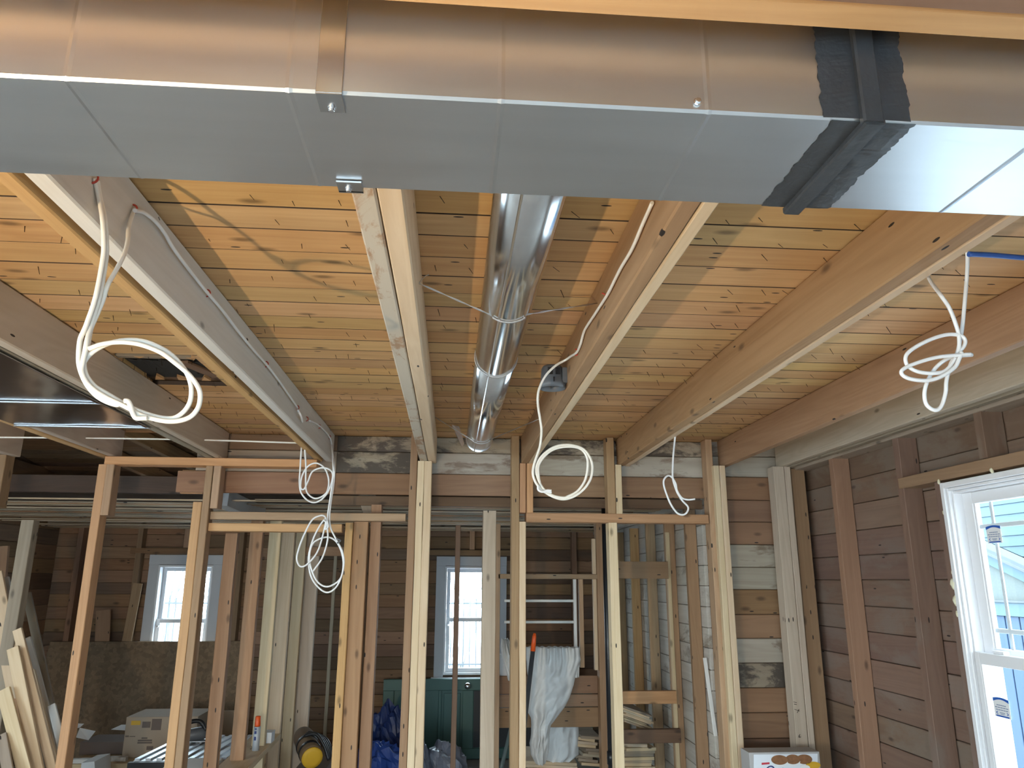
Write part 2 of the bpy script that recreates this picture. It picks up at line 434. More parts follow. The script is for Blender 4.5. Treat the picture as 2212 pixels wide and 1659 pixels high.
ceiling = tag(box('ceiling', -3.8, 2.3, -3.0, 4.62, 2.475, 2.52, 'dark', 'y'), kind='structure')
y = -2.9
HOLE = (-1.34, -1.03, 2.96, 3.32)
rows = []
while y < 4.6:
    w = random.uniform(0.112, 0.137); rows.append((y, min(y + w, 4.6))); y += w
for (a, b) in rows:
    cuts = [-3.8]
    x = -3.8 + random.choice([0.61, 1.22, 1.83, 2.44])
    while x < 2.1:
        cuts.append(x); x += random.choice([1.83, 2.44, 3.05])
    cuts.append(2.25)
    for x0, x1 in zip(cuts, cuts[1:]):
        spans = [(x0, x1)]
        if b > HOLE[2] and a < HOLE[3]:
            spans = [s for s in ((x0, min(x1, HOLE[0])), (max(x0, HOLE[1]), x1)) if s[1] - s[0] > 0.02] if x0 < HOLE[1] and x1 > HOLE[0] else spans
        for s0, s1 in spans:
            dz = random.uniform(0, 0.0018)
            cbd = box('ceiling_board', s0, s1 - 0.002, a + 0.0022, b - 0.0022, CZ + dz, CZ + 0.02, 'ceil', 'x', ceiling, ch=0.0006)
            cbd.data.materials.append(M['vdark'])      # tongue and groove edges painted dark to stand for seam shade
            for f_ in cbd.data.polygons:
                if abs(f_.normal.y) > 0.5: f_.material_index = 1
# nail points poking down through the boards
vs, fs = [], []
for (a, b) in rows:
    if a < 1.0: continue
    for x in [i * 0.085 - 2.6 for i in range(56)]:
        if random.random() < 0.62: continue
        p = Vector((x + random.uniform(-0.03, 0.03), random.uniform(a + 0.02, b - 0.02), CZ + 0.004))
        d = Vector((random.uniform(0.2, 0.9), random.uniform(-0.7, -0.1), -1.0)).normalized() * random.uniform(0.018, 0.034)
        s = 0.0013; k = len(vs)
        q = p + d
        for dx, dy in ((s, 0), (-s * .6, s), (-s * .6, -s)): vs.append((p.x + dx, p.y + dy, p.z))
        vs.append(tuple(q + Vector((s*.5, 0, 0)))); vs.append(tuple(q + Vector((-s*.5, s*.5, 0)))); vs.append(tuple(q + Vector((-s*.5, -s*.5, 0))))
        fs += [(k, k+1, k+4, k+3), (k+1, k+2, k+5, k+4), (k+2, k, k+3, k+5), (k+3, k+4, k+5)]
me = bpy.data.meshes.new('nail_points'); me.from_pydata(vs, [], fs); me.update()
tag(put('nail_points', me, 'nail', None, ceiling), kind='stuff')
# black shingles showing through the hole in the boards
for i in range(7):
    x = HOLE[0] + 0.01 + i * 0.042
    y0 = HOLE[2] + random.uniform(0.03, 0.10)
    poly_slab('roof_shingle', [(x, y0, CZ + 0.012 - i * .0005), (x + 0.055, y0 + 0.01, CZ + 0.010), (x + 0.06, y0 + 0.17, CZ + 0.006), (x + 0.03, y0 + 0.20, CZ + 0.004), (x + 0.004, y0 + 0.16, CZ + 0.006)], (0, 0, 0.004), 'shingle', ceiling)
for i in range(6):
    x = HOLE[0] + 0.02 + i * 0.05
    poly_slab('splintered_end', [(x, HOLE[2] + (0 if i % 2 else 0.36), CZ + 0.003), (x + 0.04, HOLE[2] + (0 if i % 2 else 0.36), CZ + 0.003), (x + 0.02 + random.uniform(-.01, .02), HOLE[2] + (random.uniform(.02, .05) if i % 2 else 0.36 - random.uniform(.03, .08)), CZ + 0.004)], (0, 0, 0.012), 'ceil', ceiling)
box('splintered_end', HOLE[0] + 0.0, HOLE[1] - 0.02, HOLE[2] - 0.002, HOLE[2] + 0.028, CZ + 0.004, CZ + 0.018, 'grey_old', 'x', ceiling)
beam('splintered_end', (HOLE[1] - 0.07, HOLE[2] + 0.05, CZ + 0.0), (HOLE[1] - 0.005, HOLE[2] + 0.30, CZ + 0.008), 0.05, 0.012, 'dark', ceiling, side=(1, 0, 0))
box('roof_shingle', HOLE[0] - .01, HOLE[1] + .01, HOLE[2] - .01, HOLE[3] + .01, CZ + 0.019, CZ + 0.024, 'shingle', 'x', ceiling)

# outer shells with their openings
W1 = (2.02, 3.10, 0.42, 2.015)
wall_right = slab_with_holes('wall_right', 'x', 2.225, 2.25, -3.0, 4.62, 0, 2.475, [W1, (-1.85, -0.55, 0.6, 2.0)], M['dark'])
wall_left = slab_with_holes('wall_left', 'x', -3.98, -3.8, -3.0, 7.9, 0, 3.1, [(-2.3, -0.3, 0.4, 2.1), (0.9, 2.9, 0.4, 2.1)], M['dark'])
wall_front = slab_with_holes('wall_front', 'y', -3.18, -3.0, -3.98, 2.33, 0, 2.52, [(-1.6, 0.8, 0.02, 2.05), (-3.4, -2.4, 0.55, 1.95)], M['brown'])
W2 = (-2.80, -2.28, 0.70, 1.73)
W3 = (-0.055, 0.47, 0.72, 1.73)
wall_back = slab_with_holes('wall_back', 'y', 7.725, 7.84, -3.98, 2.33, 0, 2.6, [W2, W3], M['dark'])
wall_closet = slab_with_holes('wall_closet', 'x', 1.575, 1.64, 4.62, 7.725, 0, 3.0, [], M['dark'])
wall_gap_closer = slab_with_holes('wall_gap_closer', 'y', 4.56, 4.599, -3.98, 2.33, 2.521, 3.07, [], M['dark'])  # unseen wall added to stop sky light leaking in above the ceiling
wall_middle = slab_with_holes('wall_middle', 'y', 4.595, 4.62, 1.57, 2.225, 0, 2.475, [], M['dark'])

def row_boards(parent, name, axis, p0, p1, u0, u1, z0, z1, h, mats, holes=(), jog=0.0015):
    z = z0; i = 0
    while z < z1 - 0.01:
        hh = random.uniform(h * 0.94, h * 1.06); zt = min(z + hh, z1)
        spans = [(u0, u1)]
        for (a, b, c, d) in holes:
            if z < d - 0.01 and zt > c + 0.01:
                spans = [s for u in spans for s in ((u[0], min(u[1], a)), (max(u[0], b), u[1])) if s[1] - s[0] > 0.02]
        for s0, s1 in spans:
            cut = [s0]
            while s1 - cut[-1] > 2.6: cut.append(cut[-1] + random.uniform(1.2, 2.2))
            cut.append(s1)
            for a, b in zip(cut, cut[1:]):
                dd = random.uniform(0, 0.004)
                m_ = random.choice(mats)
                if axis == 'y': box(name, a, b - 0.002, p0 + dd, p1, z + 0.001, zt - 0.002, m_, 'x', parent, ch=0.003)
                else: box(name, p0 + dd, p1, a, b - 0.002, z + 0.001, zt - 0.002, m_, 'y', parent, ch=0.003)
        z = zt; i += 1

row_boards(wall_right, 'sheathing_board', 'x', 2.20, 2.225, -3.0, 4.6, 0, 2.47, 0.135, ['red'], [(2.02, 3.10, 0.42, 2.015), (-1.85, -0.55, 0.6, 2.0)])
row_boards(wall_back, 'sheathing_board', 'y', 7.70, 7.725, -3.8, 1.57, 0, 2.55, 0.112, ['brown', 'brown', 'brown', 'dark'], [W2, W3])
row_boards(wall_left, 'sheathing_board', 'x', -3.8, -3.775, 3.2, 7.7, 0, 2.6, 0.135, ['dark', 'brown'])
row_boards(wall_closet, 'whitewashed_board', 'x', 1.55, 1.575, 4.64, 7.7, 0, 2.5, 0.12, ['whitewash'])
# right hand end of the middle wall, boards down to the floor
zz = [2.475] + [AtY(1620, p, 4.565).z for p in (986, 1030, 1080, 1127, 1176, 1225, 1273, 1327, 1379, 1432, 1486, 1540, 1596)] + [0.62, 0.48, 0.34, 0.2, 0.06, 0.0]
mm = ['plaster', 'plaster', 'brown', 'redstud', 'redstud', 'plaster', 'plaster', 'brown', 'redstud', 'plaster', 'mould', 'redstud', 'brown', 'dark', 'brown', 'brown', 'brown', 'brown', 'brown']
for i in range(len(zz) - 1):
    box('sheathing_board', 1.60, 2.2, 4.57 + random.uniform(0, .004), 4.595, zz[i + 1] + 0.001, zz[i] - 0.0025, mm[i], 'x', wall_middle, ch=0.003)
# the strip of old boards over the openings
R = [(2.448, 2.352), (2.352, 2.222), (2.222, 2.092)]
for (zt, zb), mc, ml in zip(R, ('mould', 'plaster', 'brown'), ('brown', 'grey_old', 'brown')):
    for a, b in ((-0.70, -0.18), (-0.18, 0.42), (0.42, 1.0), (1.0, 1.60)):
        box('sheathing_board', a, b - 0.002, 4.57 + random.uniform(0, .004), 4.595, zb + 0.001, zt - 0.002, mc if not (mc == 'plaster' and a < -0.5) else 'mould', 'x', wall_middle, ch=0.003)
    box('sheathing_board', -1.52 if zt > 2.3 else -1.62, -0.702, 4.57, 4.595, zb + 0.001, zt - 0.002, ml, 'x', wall_middle, ch=0.003)
box('sheathing_board', -0.72, 1.55, 4.60, 4.625, 2.03, 2.088, 'dark', 'x', wall_middle)

# studs fixed on the outside walls
for y0 in (4.0, 3.37):
    box('stud', 2.105, 2.198, y0, y0 + 0.047, 0, 2.27, 'redstud' if y0 > 3.5 else 'red', 'z', wall_right, jit=0.001)
for y0 in (2.79, 2.16):
    box('stud', 2.105, 2.198, y0, y0 + 0.045, 2.075, 2.27, 'red', 'z', wall_right)
box('stud', 2.105, 2.198, 3.104, 3.142, 0, 2.02, 'red', 'z', wall_right)
box('stud', 2.105, 2.198, 1.97, 2.015, 0, 2.02, 'red', 'z', wall_right)
box('header', 2.10, 2.198, 2.0, 3.40, 2.022, 2.072, 'redstud', 'y', wall_right, jit=0.001)
box('top_plate', 2.10, 2.198, -3.0, 4.5, 2.262, 2.30, 'grey_old', 'y', wall_right)
for y0 in (1.4, 0.8, 0.2, -0.4, -2.0, -2.6):
    box('stud', 2.105, 2.198, y0, y0 + 0.045, 0, 2.262, 'redstud', 'z', wall_right)
for x0 in (-3.55, -3.0, -2.05, -1.45, -0.85, -0.27, 0.66, 1.2):
    box('stud', x0, x0 + 0.05, 7.60, 7.698, 0, 2.5, 'brown', 'z', wall_back, jit=0.001)
for W in (W2, W3):
    xm = (W[0] + W[1]) / 2
    box('stud', xm - 0.025, xm + 0.025, 7.60, 7.698, W[3] + 0.16, 2.5, 'old', 'z', wall_back)
    box('header', W[0] - 0.25, W[1] + 0.25, 7.60, 7.698, W[3] + 0.105, W[3] + 0.155, 'brown', 'x', wall_back)
for y0, mt in ((4.74, 'redstud'), (5.22, 'old'), (5.73, 'old'), (6.25, 'old'), (6.8, 'old'), (7.35, 'old')):
    box('stud', 1.478, 1.548, y0, y0 + 0.035, 0, 2.02 if y0 > 5 else 2.2, mt, 'z', wall_closet, jit=0.001)
box('ledger', 1.42, 1.455, 4.65, 7.6, 2.04, 2.10, 'whitewash', 'y', wall_closet)

# low ceiling and roof of the back addition
roof = tag(poly_slab('ceiling_back', [(-3.98, 4.60, 3.02), (2.33, 4.60, 3.02), (2.33, 7.9, 2.52), (-3.98, 7.9, 2.52)], (0, 0, 0.06), 'dark'), kind='structure')
for i in range(26):
    y0 = 4.62 + i * 0.124; z0 = 3.02 - (y0 - 4.60) * 0.1515; z1 = 3.02 - (y0 + 0.12 - 4.60) * 0.1515
    beam('roof_board', (-3.8, y0 + 0.06, (z0 + z1) / 2 - 0.012), (2.2, y0 + 0.06, (z0 + z1) / 2 - 0.012), 0.118, 0.02, 'lath' if i < 12 else 'brown', roof, side=(0, 1, -0.15))
for x0 in (-3.5, -2.95, -2.4, -1.85, -1.3):
    beam('rafter', (x0, 4.63, 2.93), (x0 + 0.9, 7.7, 2.46), 0.05, 0.11, 'old', roof, side=(1, 0, 0))
for i, (yy, zb, zt, mt) in enumerate([(5.0, 2.13, 2.24, 'vdark'), (5.5, 2.09, 2.19, 'vdark'), (6.0, 2.09, 2.19, 'dark'), (6.5, 2.10, 2.20, 'grey_old'), (7.0, 2.10, 2.20, 'old'), (7.45, 2.10, 2.20, 'grey_old')]):
    box('ceiling_joist_board', -3.77, 1.45, yy, yy + 0.045, zb, zt, mt, 'x', roof, jit=0.001)
yy = 4.72
while yy < 7.58:
    if random.random() < 0.5:
        x0 = -3.75 if random.random() < 0.8 else -1.2
        box('lath', x0, 1.44, yy, yy + 0.036, 2.066, 2.074, random.choice(['lath', 'grey_old', 'old']), 'x', roof, ch=0.001)
    yy += 0.07

# ================================================================== JOISTS
def joist(label, parts, y1=4.53, y0=-2.9):
    xs = [p[0] for p in parts] + [p[1] for p in parts]
    e = empty('ceiling_joist', ((min(xs) + max(xs)) / 2, y1, JB), label, 'joist', 'ceiling joists')
    for x0, x1, mt, zb in parts:
        box('joist_board', x0, x1, y0, y1, zb, CZ - 0.002, mt, 'y', e, ch=0.004, jit=0.0012, seg=20)
    return e
jL1 = joist('doubled joist with a long white cable stapled along its pale side', [(-0.815, -0.778, 'orange', JB), (-0.758, -0.716, 'pale', JB)])
joist('doubled joist carrying the right edge of the shiny sheet metal pan', [(-1.43, -1.388, 'grey_old', JB), (-1.377, -1.335, 'tan', JB)])
joist('doubled joist along the left edge of the shiny sheet metal pan', [(-2.035, -1.99, 'orange', JB), (-1.975, -1.935, 'tan', JB)])
joist('leftmost joist, only its grey far end shows', [(-2.60, -2.555, 'grey_old', JB), (-2.545, -2.50, 'tan', JB)])
joist('joist with plaster streaks and a pale new board, left of the round pipe', [(-0.197, -0.152, 'lime', JB), (-0.149, -0.101, 'new', JB)])
joist('doubled joist with the grey round box on its side, right of the pipe', [(0.409, 0.450, 'joist_old', JB), (0.453, 0.486, 'new', JB)])
joist('brown joist with white right edge that the clear cable bundle hangs from', [(1.004, 1.050, 'joist_old', JB), (1.053, 1.084, 'new', JB)])
joist('brown single joist behind the clear cable bundle, second from the right wall', [(1.645, 1.688, 'joist_old', JB)])
joist('pale joist right beside the wall above the large window', [(2.0, 2.04, 'tan', JB), (2.05, 2.088, 'grey_old', JB - 0.006)], y1=4.50)

# ================================================================== MIDDLE WALL FRAMING
def X_of(px, py, Y): return AtY(px, py, Y).x
def stud(label, pl, pr, py, mat, top=None, bot=0.0, Y=4.47, d=0.09, group='studs of the middle wall', jit=0.0012, wane=0.0):
    x0, x1 = X_of(pl, py, Y), X_of(pr, py, Y)
    zt = AtY((pl + pr) / 2, top, Y).z if top and top > 10 else (top or CZ - 0.002)
    zb = AtY((pl + pr) / 2, bot, Y).z if bot > 10 else bot
    o = box('wall_stud', x0, x1, Y, Y + d, zb, zt, mat, 'z', None, ch=0.003, jit=jit, wane=wane)
    return tag(o, label, 'stud', group)
def header(label, pl, pr, pyl, z0, z1, mat, Y=4.455, d=0.11, name='wall_header', cat='header'):
    return tag(box(name, X_of(pl, pyl, Y), X_of(pr, pyl, Y), Y, Y + d, z0, z1, mat, 'x', None, ch=0.003, jit=0.0012), label, cat, 'headers of the middle wall')

header('long orange top plate the left joists rest on', 225, 684, 1002, 2.232, 2.278, 'orange', Y=4.43, d=0.10, name='top_plate', cat='plate')
header('stained upper header rail left of the paired pale studs', 454, 876, 1116, 1.930, 1.974, 'old', Y=4.47, d=0.09)
header('orange lower header rail just under the stained one', 450, 738, 1142, 1.864, 1.910, 'orange', Y=4.47, d=0.09)
header('stained header rail right of centre above the hanging white coverall', 1137, 1531, 1122, 1.932, 1.985, 'old', Y=4.465, d=0.10)
ZP = 2.232
stud('full height brown stud left of the small left window', 178.5, 198, 1240, 'orange', ZP, Y=4.44)
stud('short block nailed on the stud at the top left, under the plate', 230, 247, 1006, 'old', ZP, 1113, Y=4.44)
stud('grey weathered stud at the far left in front of the leaning lumber', 26, 54, 1240, 'grey_old', 1123, Y=4.80, d=0.07)
stud('stud stub at the very left edge under the joist end', -8, 11, 1000, 'redstud', JB, 1095, Y=4.45)
stud('orange stud in front of the small left window, left of two', 400, 419.5, 1240, 'orange', 1084, Y=4.44)
stud('brown stud in front of the small left window, right of two', 420, 436, 1240, 'old', ZP, Y=4.44)
stud('short block beside the window stud, under the plate and joist', 462, 478, 1007, 'old', ZP, 1098, Y=4.44)
stud('reddish knotty stud with a wavy pale edge beside the small left window', 478, 506, 1240, 'redstud', 1152, Y=4.57, d=0.06, jit=0.002, wane=0.012)
stud('orange stud, left of the three standing close together left of centre', 740, 757, 1240, 'orange', 1129, Y=4.50)
stud('wide brown stud in the middle of three standing close together', 758, 790, 1240, 'old', 1127, Y=4.52)
stud('brown stud with ragged edge, right of three standing close together', 795, 819, 1240, 'old', 1090, Y=4.56, wane=0.004)
stud('old stud with nail holes left of the two pale studs', 877, 893, 1240, 'old', None)
stud('left one of the two pale studs under the centre joist', 894, 909, 1240, 'new', JB - 0.002, Y=4.43)
stud('right one of the two pale studs under the centre joist', 909.5, 926, 1240, 'new', JB - 0.002, Y=4.43)
stud('thin dark stick standing in front of the middle window', 982, 993, 1240, 'dark', 1135, Y=4.66, d=0.02)
stud('wide knotty stud covering the right half of the middle window', 1042, 1071, 1240, 'tan', 1103, Y=4.62, d=0.09)
stud('full height old stud with split nail holes left of the coverall', 1104, 1121.5, 1240, 'old', None)
stud('pale new stud left of the hanging coverall', 1122, 1136, 1240, 'new', 1.932, Y=4.46)
stud('short old block above the coverall, left of the orange one', 1123, 1136, 1050, 'old', JB - 0.002, 1.985, Y=4.46)
stud('short orange block above the coverall under the joist', 1138, 1152, 1050, 'orange', JB - 0.002, 1.985, Y=4.46)
stud('short old stud above the header, right of the round cable loop', 1312, 1329, 1040, 'old', None, 1.985)
stud('short pale block beside the stud right of the round cable loop', 1331, 1344, 1060, 'new', JB - 0.002, 1.985, Y=4.46)
stud('pale new stud right of the black vent pipe', 1318, 1337, 1240, 'new', 1.932, Y=4.46)
stud('full height old stud with splintered edge right of the header', 1541, 1556, 1240, 'old', None)
stud('left one of the two pale studs right of the header', 1556.5, 1568.5, 1240, 'new', JB - 0.002, Y=4.43)
stud('right one of the two pale studs right of the header', 1569, 1582, 1240, 'new', JB - 0.002, Y=4.43)
cs = stud('wider one of the two pale studs near the room corner', 1690, 1714, 1240, 'tan', JB - 0.002, Y=4.43)
for (xa_, ya_, xb_, yb_) in ((1714, 1516, 1721, 1518), (1715, 1521, 1721, 1522), (1716, 1532, 1727, 1536), (1726, 1532, 1722, 1540), (1725, 1588, 1728, 1594), (1728, 1586, 1726, 1592), (1724, 1592, 1730, 1592)):
    tube('pencil_mark', [AtY(xa_, ya_, 4.4285), AtY(xb_, yb_, 4.4285)], 0.0012, 'nail', cs, n=4, smooth=0)
tag(beam('flashing_strip', AtY(1378, 1094, 4.75), AtY(1413, 1080, 4.75), 0.035, 0.004, 'siding', side=(0, 1, 0.4)), 'pale blue metal strip lying above the header right of centre', 'strip')
stud('narrow one of the two pale studs near the room corner', 1715, 1728, 1240, 'tan', JB - 0.002, Y=4.43)
stud('red brown stud standing in the room corner by the right wall', 1728.5, 1759, 1240, 'redstud', 2.27, Y=4.46)
# partition running back into the addition
G2 = 'studs of the partition behind'
stud('first stud of the partition running back beside the left window', 532, 560, 1240, 'old', 2.0, Y=4.95, d=0.05, group=G2)
stud('second stud of the partition behind, pale', 574, 600, 1240, 'new', 2.0, Y=5.35, d=0.05, group=G2)
stud('third stud of the partition behind, with three knots', 602, 630, 1240, 'new', 2.0, Y=5.75, d=0.05, group=G2)
stud('fourth stud of the partition behind, pale and paired', 634, 656, 1240, 'new', 2.0, Y=6.15, d=0.05, group=G2)
stud('last stud of the partition behind, next to the dark gap', 657, 686, 1240, 'tan', 2.0, Y=6.25, d=0.05, group=G2)
tag(box('partition_plate', X_of(600, 1190, 5.8) - .05, X_of(745, 1190, 6.3), 6.19, 6.24, 1.78, 1.85, 'old', 'x'), 'horizontal rail across the partition studs behind the cable bundle', 'rail')
stud('thin pale stick in the dark gap left of centre', 719, 726, 1240, 'lath', 1200, Y=7.56, d=0.02, group=G2)
# fallen boards wedged above the header, left of centre
tag(beam('ragged_board', AtY(790, 1068, 4.66), AtY(806, 1122, 4.60), 0.10, 0.03, 'grey_old', side=(1, 0, 0), jit=0.004), 'ragged stained board end wedged above the header left of centre', 'board')
tag(beam('grey_pipe_section', AtY(480, 1075, 4.75), AtY(560, 1112, 5.3), 0.10, 0.08, 'boxgrey', side=(0, 0, 1)), 'dark grey sheet metal offcut lying behind the upper header', 'duct')
tag(box('block_board', X_of(392, 1035, 4.62), X_of(440, 1035, 4.62), 4.62, 4.65, AtY(415, 1066, 4.62).z, AtY(415, 1015, 4.62).z, 'orange', 'x'), 'square orange board block behind the window stud', 'board')

# closet frame behind the centre
YC = 5.62
fr = empty('closet_frame', (0.75, YC, 0), 'old timber frame with thin white rails behind the hanging coverall', 'frame')
x0, x1 = X_of(1077, 1245, YC), X_of(1305, 1245, YC)
box('post', x0 - 0.02, x0 + 0.012, YC, YC + 0.09, 0, 2.0, 'old', 'z', fr)
xr = X_of(1290, 1245, YC)
box('post', xr, xr + 0.055, YC, YC + 0.09, 0, 2.06, 'old', 'z', fr, jit=0.001)
box('post', xr - 0.028, xr - 0.002, YC + 0.02, YC + 0.06, 0.98, 1.9, 'new', 'z', fr)
zt = AtY(1190, 1240, YC).z
box('rail', x0, xr, YC, YC + 0.05, zt - 0.035, zt, 'old', 'x', fr)
for py in (1298, 1344):
    z = AtY(1190, py, YC).z
    box('rail', X_of(1090, 1300, YC), X_of(1246, 1300, YC), YC + 0.01, YC + 0.03, z - 0.009, z + 0.009, 'whitewood', 'x', fr)
xw = X_of(1243, 1320, YC)
box('stile', xw - 0.010, xw + 0.010, YC, YC + 0.035, 0.98, zt - 0.036, 'whitewood', 'z', fr)
box('stile', xw + 0.03, xw + 0.06, YC, YC + 0.05, 1.0, zt - 0.036, 'old', 'z', fr)
for a, b, mt in ((1463, 1503, 'redstud'), (1504, 1532, 'old'), (1533, 1577, 'redstud')):
    z0, z1 = AtY(1200, b, YC).z, AtY(1200, a, YC).z
    box('panel_board', x0, xr, YC + 0.092, YC + 0.115, z0 + 0.001, z1 - 0.001, mt, 'x', fr, jit=0.001)
# shelf blocks on the closet wall
for i, (a, b, mt) in enumerate(((1213, 1250, 'redstud'), (1493, 1521, 'orange'), (1576, 1606, 'dark'))):
    z0, z1 = AtY(1390, b, 5.15).z, AtY(1390, a, 5.15).z
    lab = ('upper', 'middle', 'lowest')[i] + ' brown crosspiece between studs in the narrow bay by the black pipe'
    tag(box('crosspiece', X_of(1322, 1240, 5.15), X_of(1444 + i * 5, 1240, 5.15), 5.15, 5.19, z0, z1, mt, 'x'), lab, 'crosspiece', 'crosspieces in the narrow bay')
stud('slim pale stud at the right side of the narrow bay', 1442, 1450, 1240, 'new', 1150, Y=5.20, d=0.04, group=G2)
# black vent pipe
xp = X_of(1310, 1240, 4.80)
e = empty('vent_pipe', (xp, 4.80, 0), 'black plastic vent pipe standing between the studs right of centre', 'pipe')
lathe('pipe_run', [(0.021, 0), (0.021, 2.40)], 'abs', (xp, 4.80, 0), parent=e)
lathe('coupling', [(0.026, 0), (0.026, 0.07)], 'abs', (xp, 4.80, 0.55), parent=e)
# torn peeling strip on the stud at right
tag(beam('splinter_strip', AtY(1522, 1421, 4.66), AtY(1546, 1590, 4.62), 0.022, 0.006, 'whitewood', side=(1, 0, 0), jit=0.002), 'loose pale splinter hanging beside the stud right of the bay', 'splinter')

# ================================================================== RECTANGULAR DUCT
DZ, DF, DBK, DT = 2.10, 0.707, 0.909, 2.268
duct = empty('rectangular_duct', (0, 0.8, DZ), 'long rectangular galvanised duct crossing overhead in front of the joists', 'duct')
def fx(px): # X along the front lower edge
    return AtZ(px, 166 + px * 0.0575, DZ).x
beads = [fx(p) for p in (-760, -310, 145, 625, 1082, 1525)]
joint = fx(1868)
def duct_section(x0, x1, bx, zig):
    xs = [x0]
    for b in bx: xs += [b - 0.004, b, b + 0.004]
    xs.append(x1)
    vs, fs = [], []
    def off(x):
        k = sum(1 for b in bx if b < x)
        return 0
    zigs = {}
    for i, b in enumerate(bx): zigs[b] = zig * (1 if i % 2 else -1)
    for x in xs:
        d = 0.0
        for i, b in enumerate(bx):
            if abs(x - b) < 1e-6: d = -0.0007
            elif abs(x - b) < 0.005: d = 0.0
        k = sum(1 for b in bx if b < x - 1e-6)
        tilt = 0.0
        rr = 0.003
        for (yy, zz_) in ((DF + d, DT), (DF + d, DZ + rr), (DF + rr, DZ + d), (DBK - rr, DZ + d), (DBK - d, DZ + rr), (DBK - d, DT)):
            vs.append((x, yy, zz_))
    n = 6
    # give every panel between two beads its own very slight bow
    for i in range(len(xs) - 1):
        for k in range(n):
            a, b = i * n + k, i * n + (k + 1) % n
            fs.append((a, b, b + n, a + n))
    fs.append(tuple(reversed(range(n)))); fs.append(tuple(range(len(vs) - n, len(vs))))
    me = bpy.data.meshes.new('duct_section'); me.from_pydata([(v[0], v[1], v[2]) for v in vs], [], fs); me.update()
    bm = bmesh.new(); bm.from_mesh(me); bmesh.ops.recalc_face_normals(bm, faces=bm.faces[:]); bm.to_mesh(me); bm.free()
    return put('duct_section', me, 'galv', None, duct)
duct_section(-2.4, joint - 0.001, beads, 0.001)
duct_section(joint + 0.001, 1.85, [fx(2250), fx(2700), fx(3150)], 0.001)
# drive cleat and brushed sealant round the joint
bx = lambda n_, *a: box(n_, *a, parent=duct)
box('joint_cleat', joint - 0.012, joint + 0.012, DF - 0.009, DF + 0.002, DZ - 0.006, DT, 'mastic', 'z', duct, ch=0.003)
box('joint_cleat', joint - 0.010, joint + 0.014, DF - 0.006, DBK + 0.005, DZ - 0.009, DZ + 0.002, 'mastic', 'y', duct, ch=0.003)
def ragged(y_or_z, a, b, left, right, face):
    n = 46; L, Rr = [], []
    for i in range(n + 1):
        t = a + (b - a) * i / n
        w = 0.003 * noise.noise(Vector((t * 60, 3.1, face))) + 0.003 * noise.noise(Vector((t * 160, 9.1, face)))
        w2 = 0.004 * noise.noise(Vector((t * 60, 7.7, face))) + 0.003 * noise.noise(Vector((t * 190, 1.3, face)))
        L.append((left + w, t)); Rr.append((right + w2, t))
    vs, fs = [], []
    m_ = 8
    for i in range(n + 1):
        for k in range(m_ + 1):
            s = k / m_
            x = L[i][0] * (1 - s) + Rr[i][0] * s
            t = L[i][1]
            h = 0.0006 + (0.0012 * (0.5 + 0.5 * noise.noise(Vector((x * 500, t * 12, face * 5)))) if 0 < k < m_ else 0)
            vs.append((x, DF - h, t) if face == 0 else (x, t, DZ - h))
    for i in range(n):
        for k in range(m_):
            a_ = i * (m_ + 1) + k; fs.append((a_, a_ + 1, a_ + m_ + 2, a_ + m_ + 1))
    me = bpy.data.meshes.new('joint_sealant'); me.from_pydata(vs, [], fs); me.update()
    o = put('joint_sealant', me, 'mastic', None, duct)
    return o
ragged('z', DZ + 0.001, DT, fx(1768), fx(1955), 0)
ragged('y', DF + 0.001, DBK - 0.001, fx(1790), fx(1965), 1)
# hanger strap with its lower tab and the back tab
xs0, xs1 = fx(684), fx(741)
strap = box('hanger_strap', xs0, xs1, DF - 0.0035, DF - 0.001, DZ - 0.002, DT + 0.008, 'strap', 'z', duct, ch=0.0005)
box('hanger_strap', xs0, xs1, DF - 0.003, DF + 0.030, DZ - 0.0035, DZ - 0.001, 'strap', 'y', duct, ch=0.0005)
def screw(p, axis, parent):
    s = lathe('screw', [(0.0048, 0), (0.0048, 0.001), (0.0034, 0.0012), (0.0034, 0.004), (0.0028, 0.0045)], 'zinc', p, axis, parent, n=12, smooth=False)
    return s
screw((fx(712), DF + 0.022, DZ - 0.0035), (0, 0, -1), duct)
screw((fx(1502), DF - 0.0005, DZ + 0.012), (0, -1, 0), duct)
tb = AtZ(757, 402, DZ)
box('hanger_strap', tb.x - 0.016, tb.x + 0.016, tb.y - 0.016, tb.y + 0.012, DZ - 0.004, DZ - 0.001, 'strap', 'x', duct, ch=0.0005)
box('hanger_strap', tb.x - 0.016, tb.x + 0.016, DBK + 0.001, DBK + 0.0035, DZ - 0.004, DT + 0.008, 'strap', 'z', duct, ch=0.0005)
screw((tb.x - 0.002, tb.y, DZ - 0.004), (0, 0, -1), duct)

# beam at the top of the picture
e = empty('dropped_beam', (0.4, 0.64, 2.194), 'blurred tan wooden beam crossing the top right corner in front of the duct', 'beam')
box('beam_ply', -2.4, 1.95, 0.640, 0.680, 2.194, 2.275, 'orange', 'x', e, ch=0.004, jit=0.001)
box('beam_ply', -2.4, 1.95, 0.596, 0.638, 2.190, 2.275, 'brown', 'x', e, ch=0.004, jit=0.001)

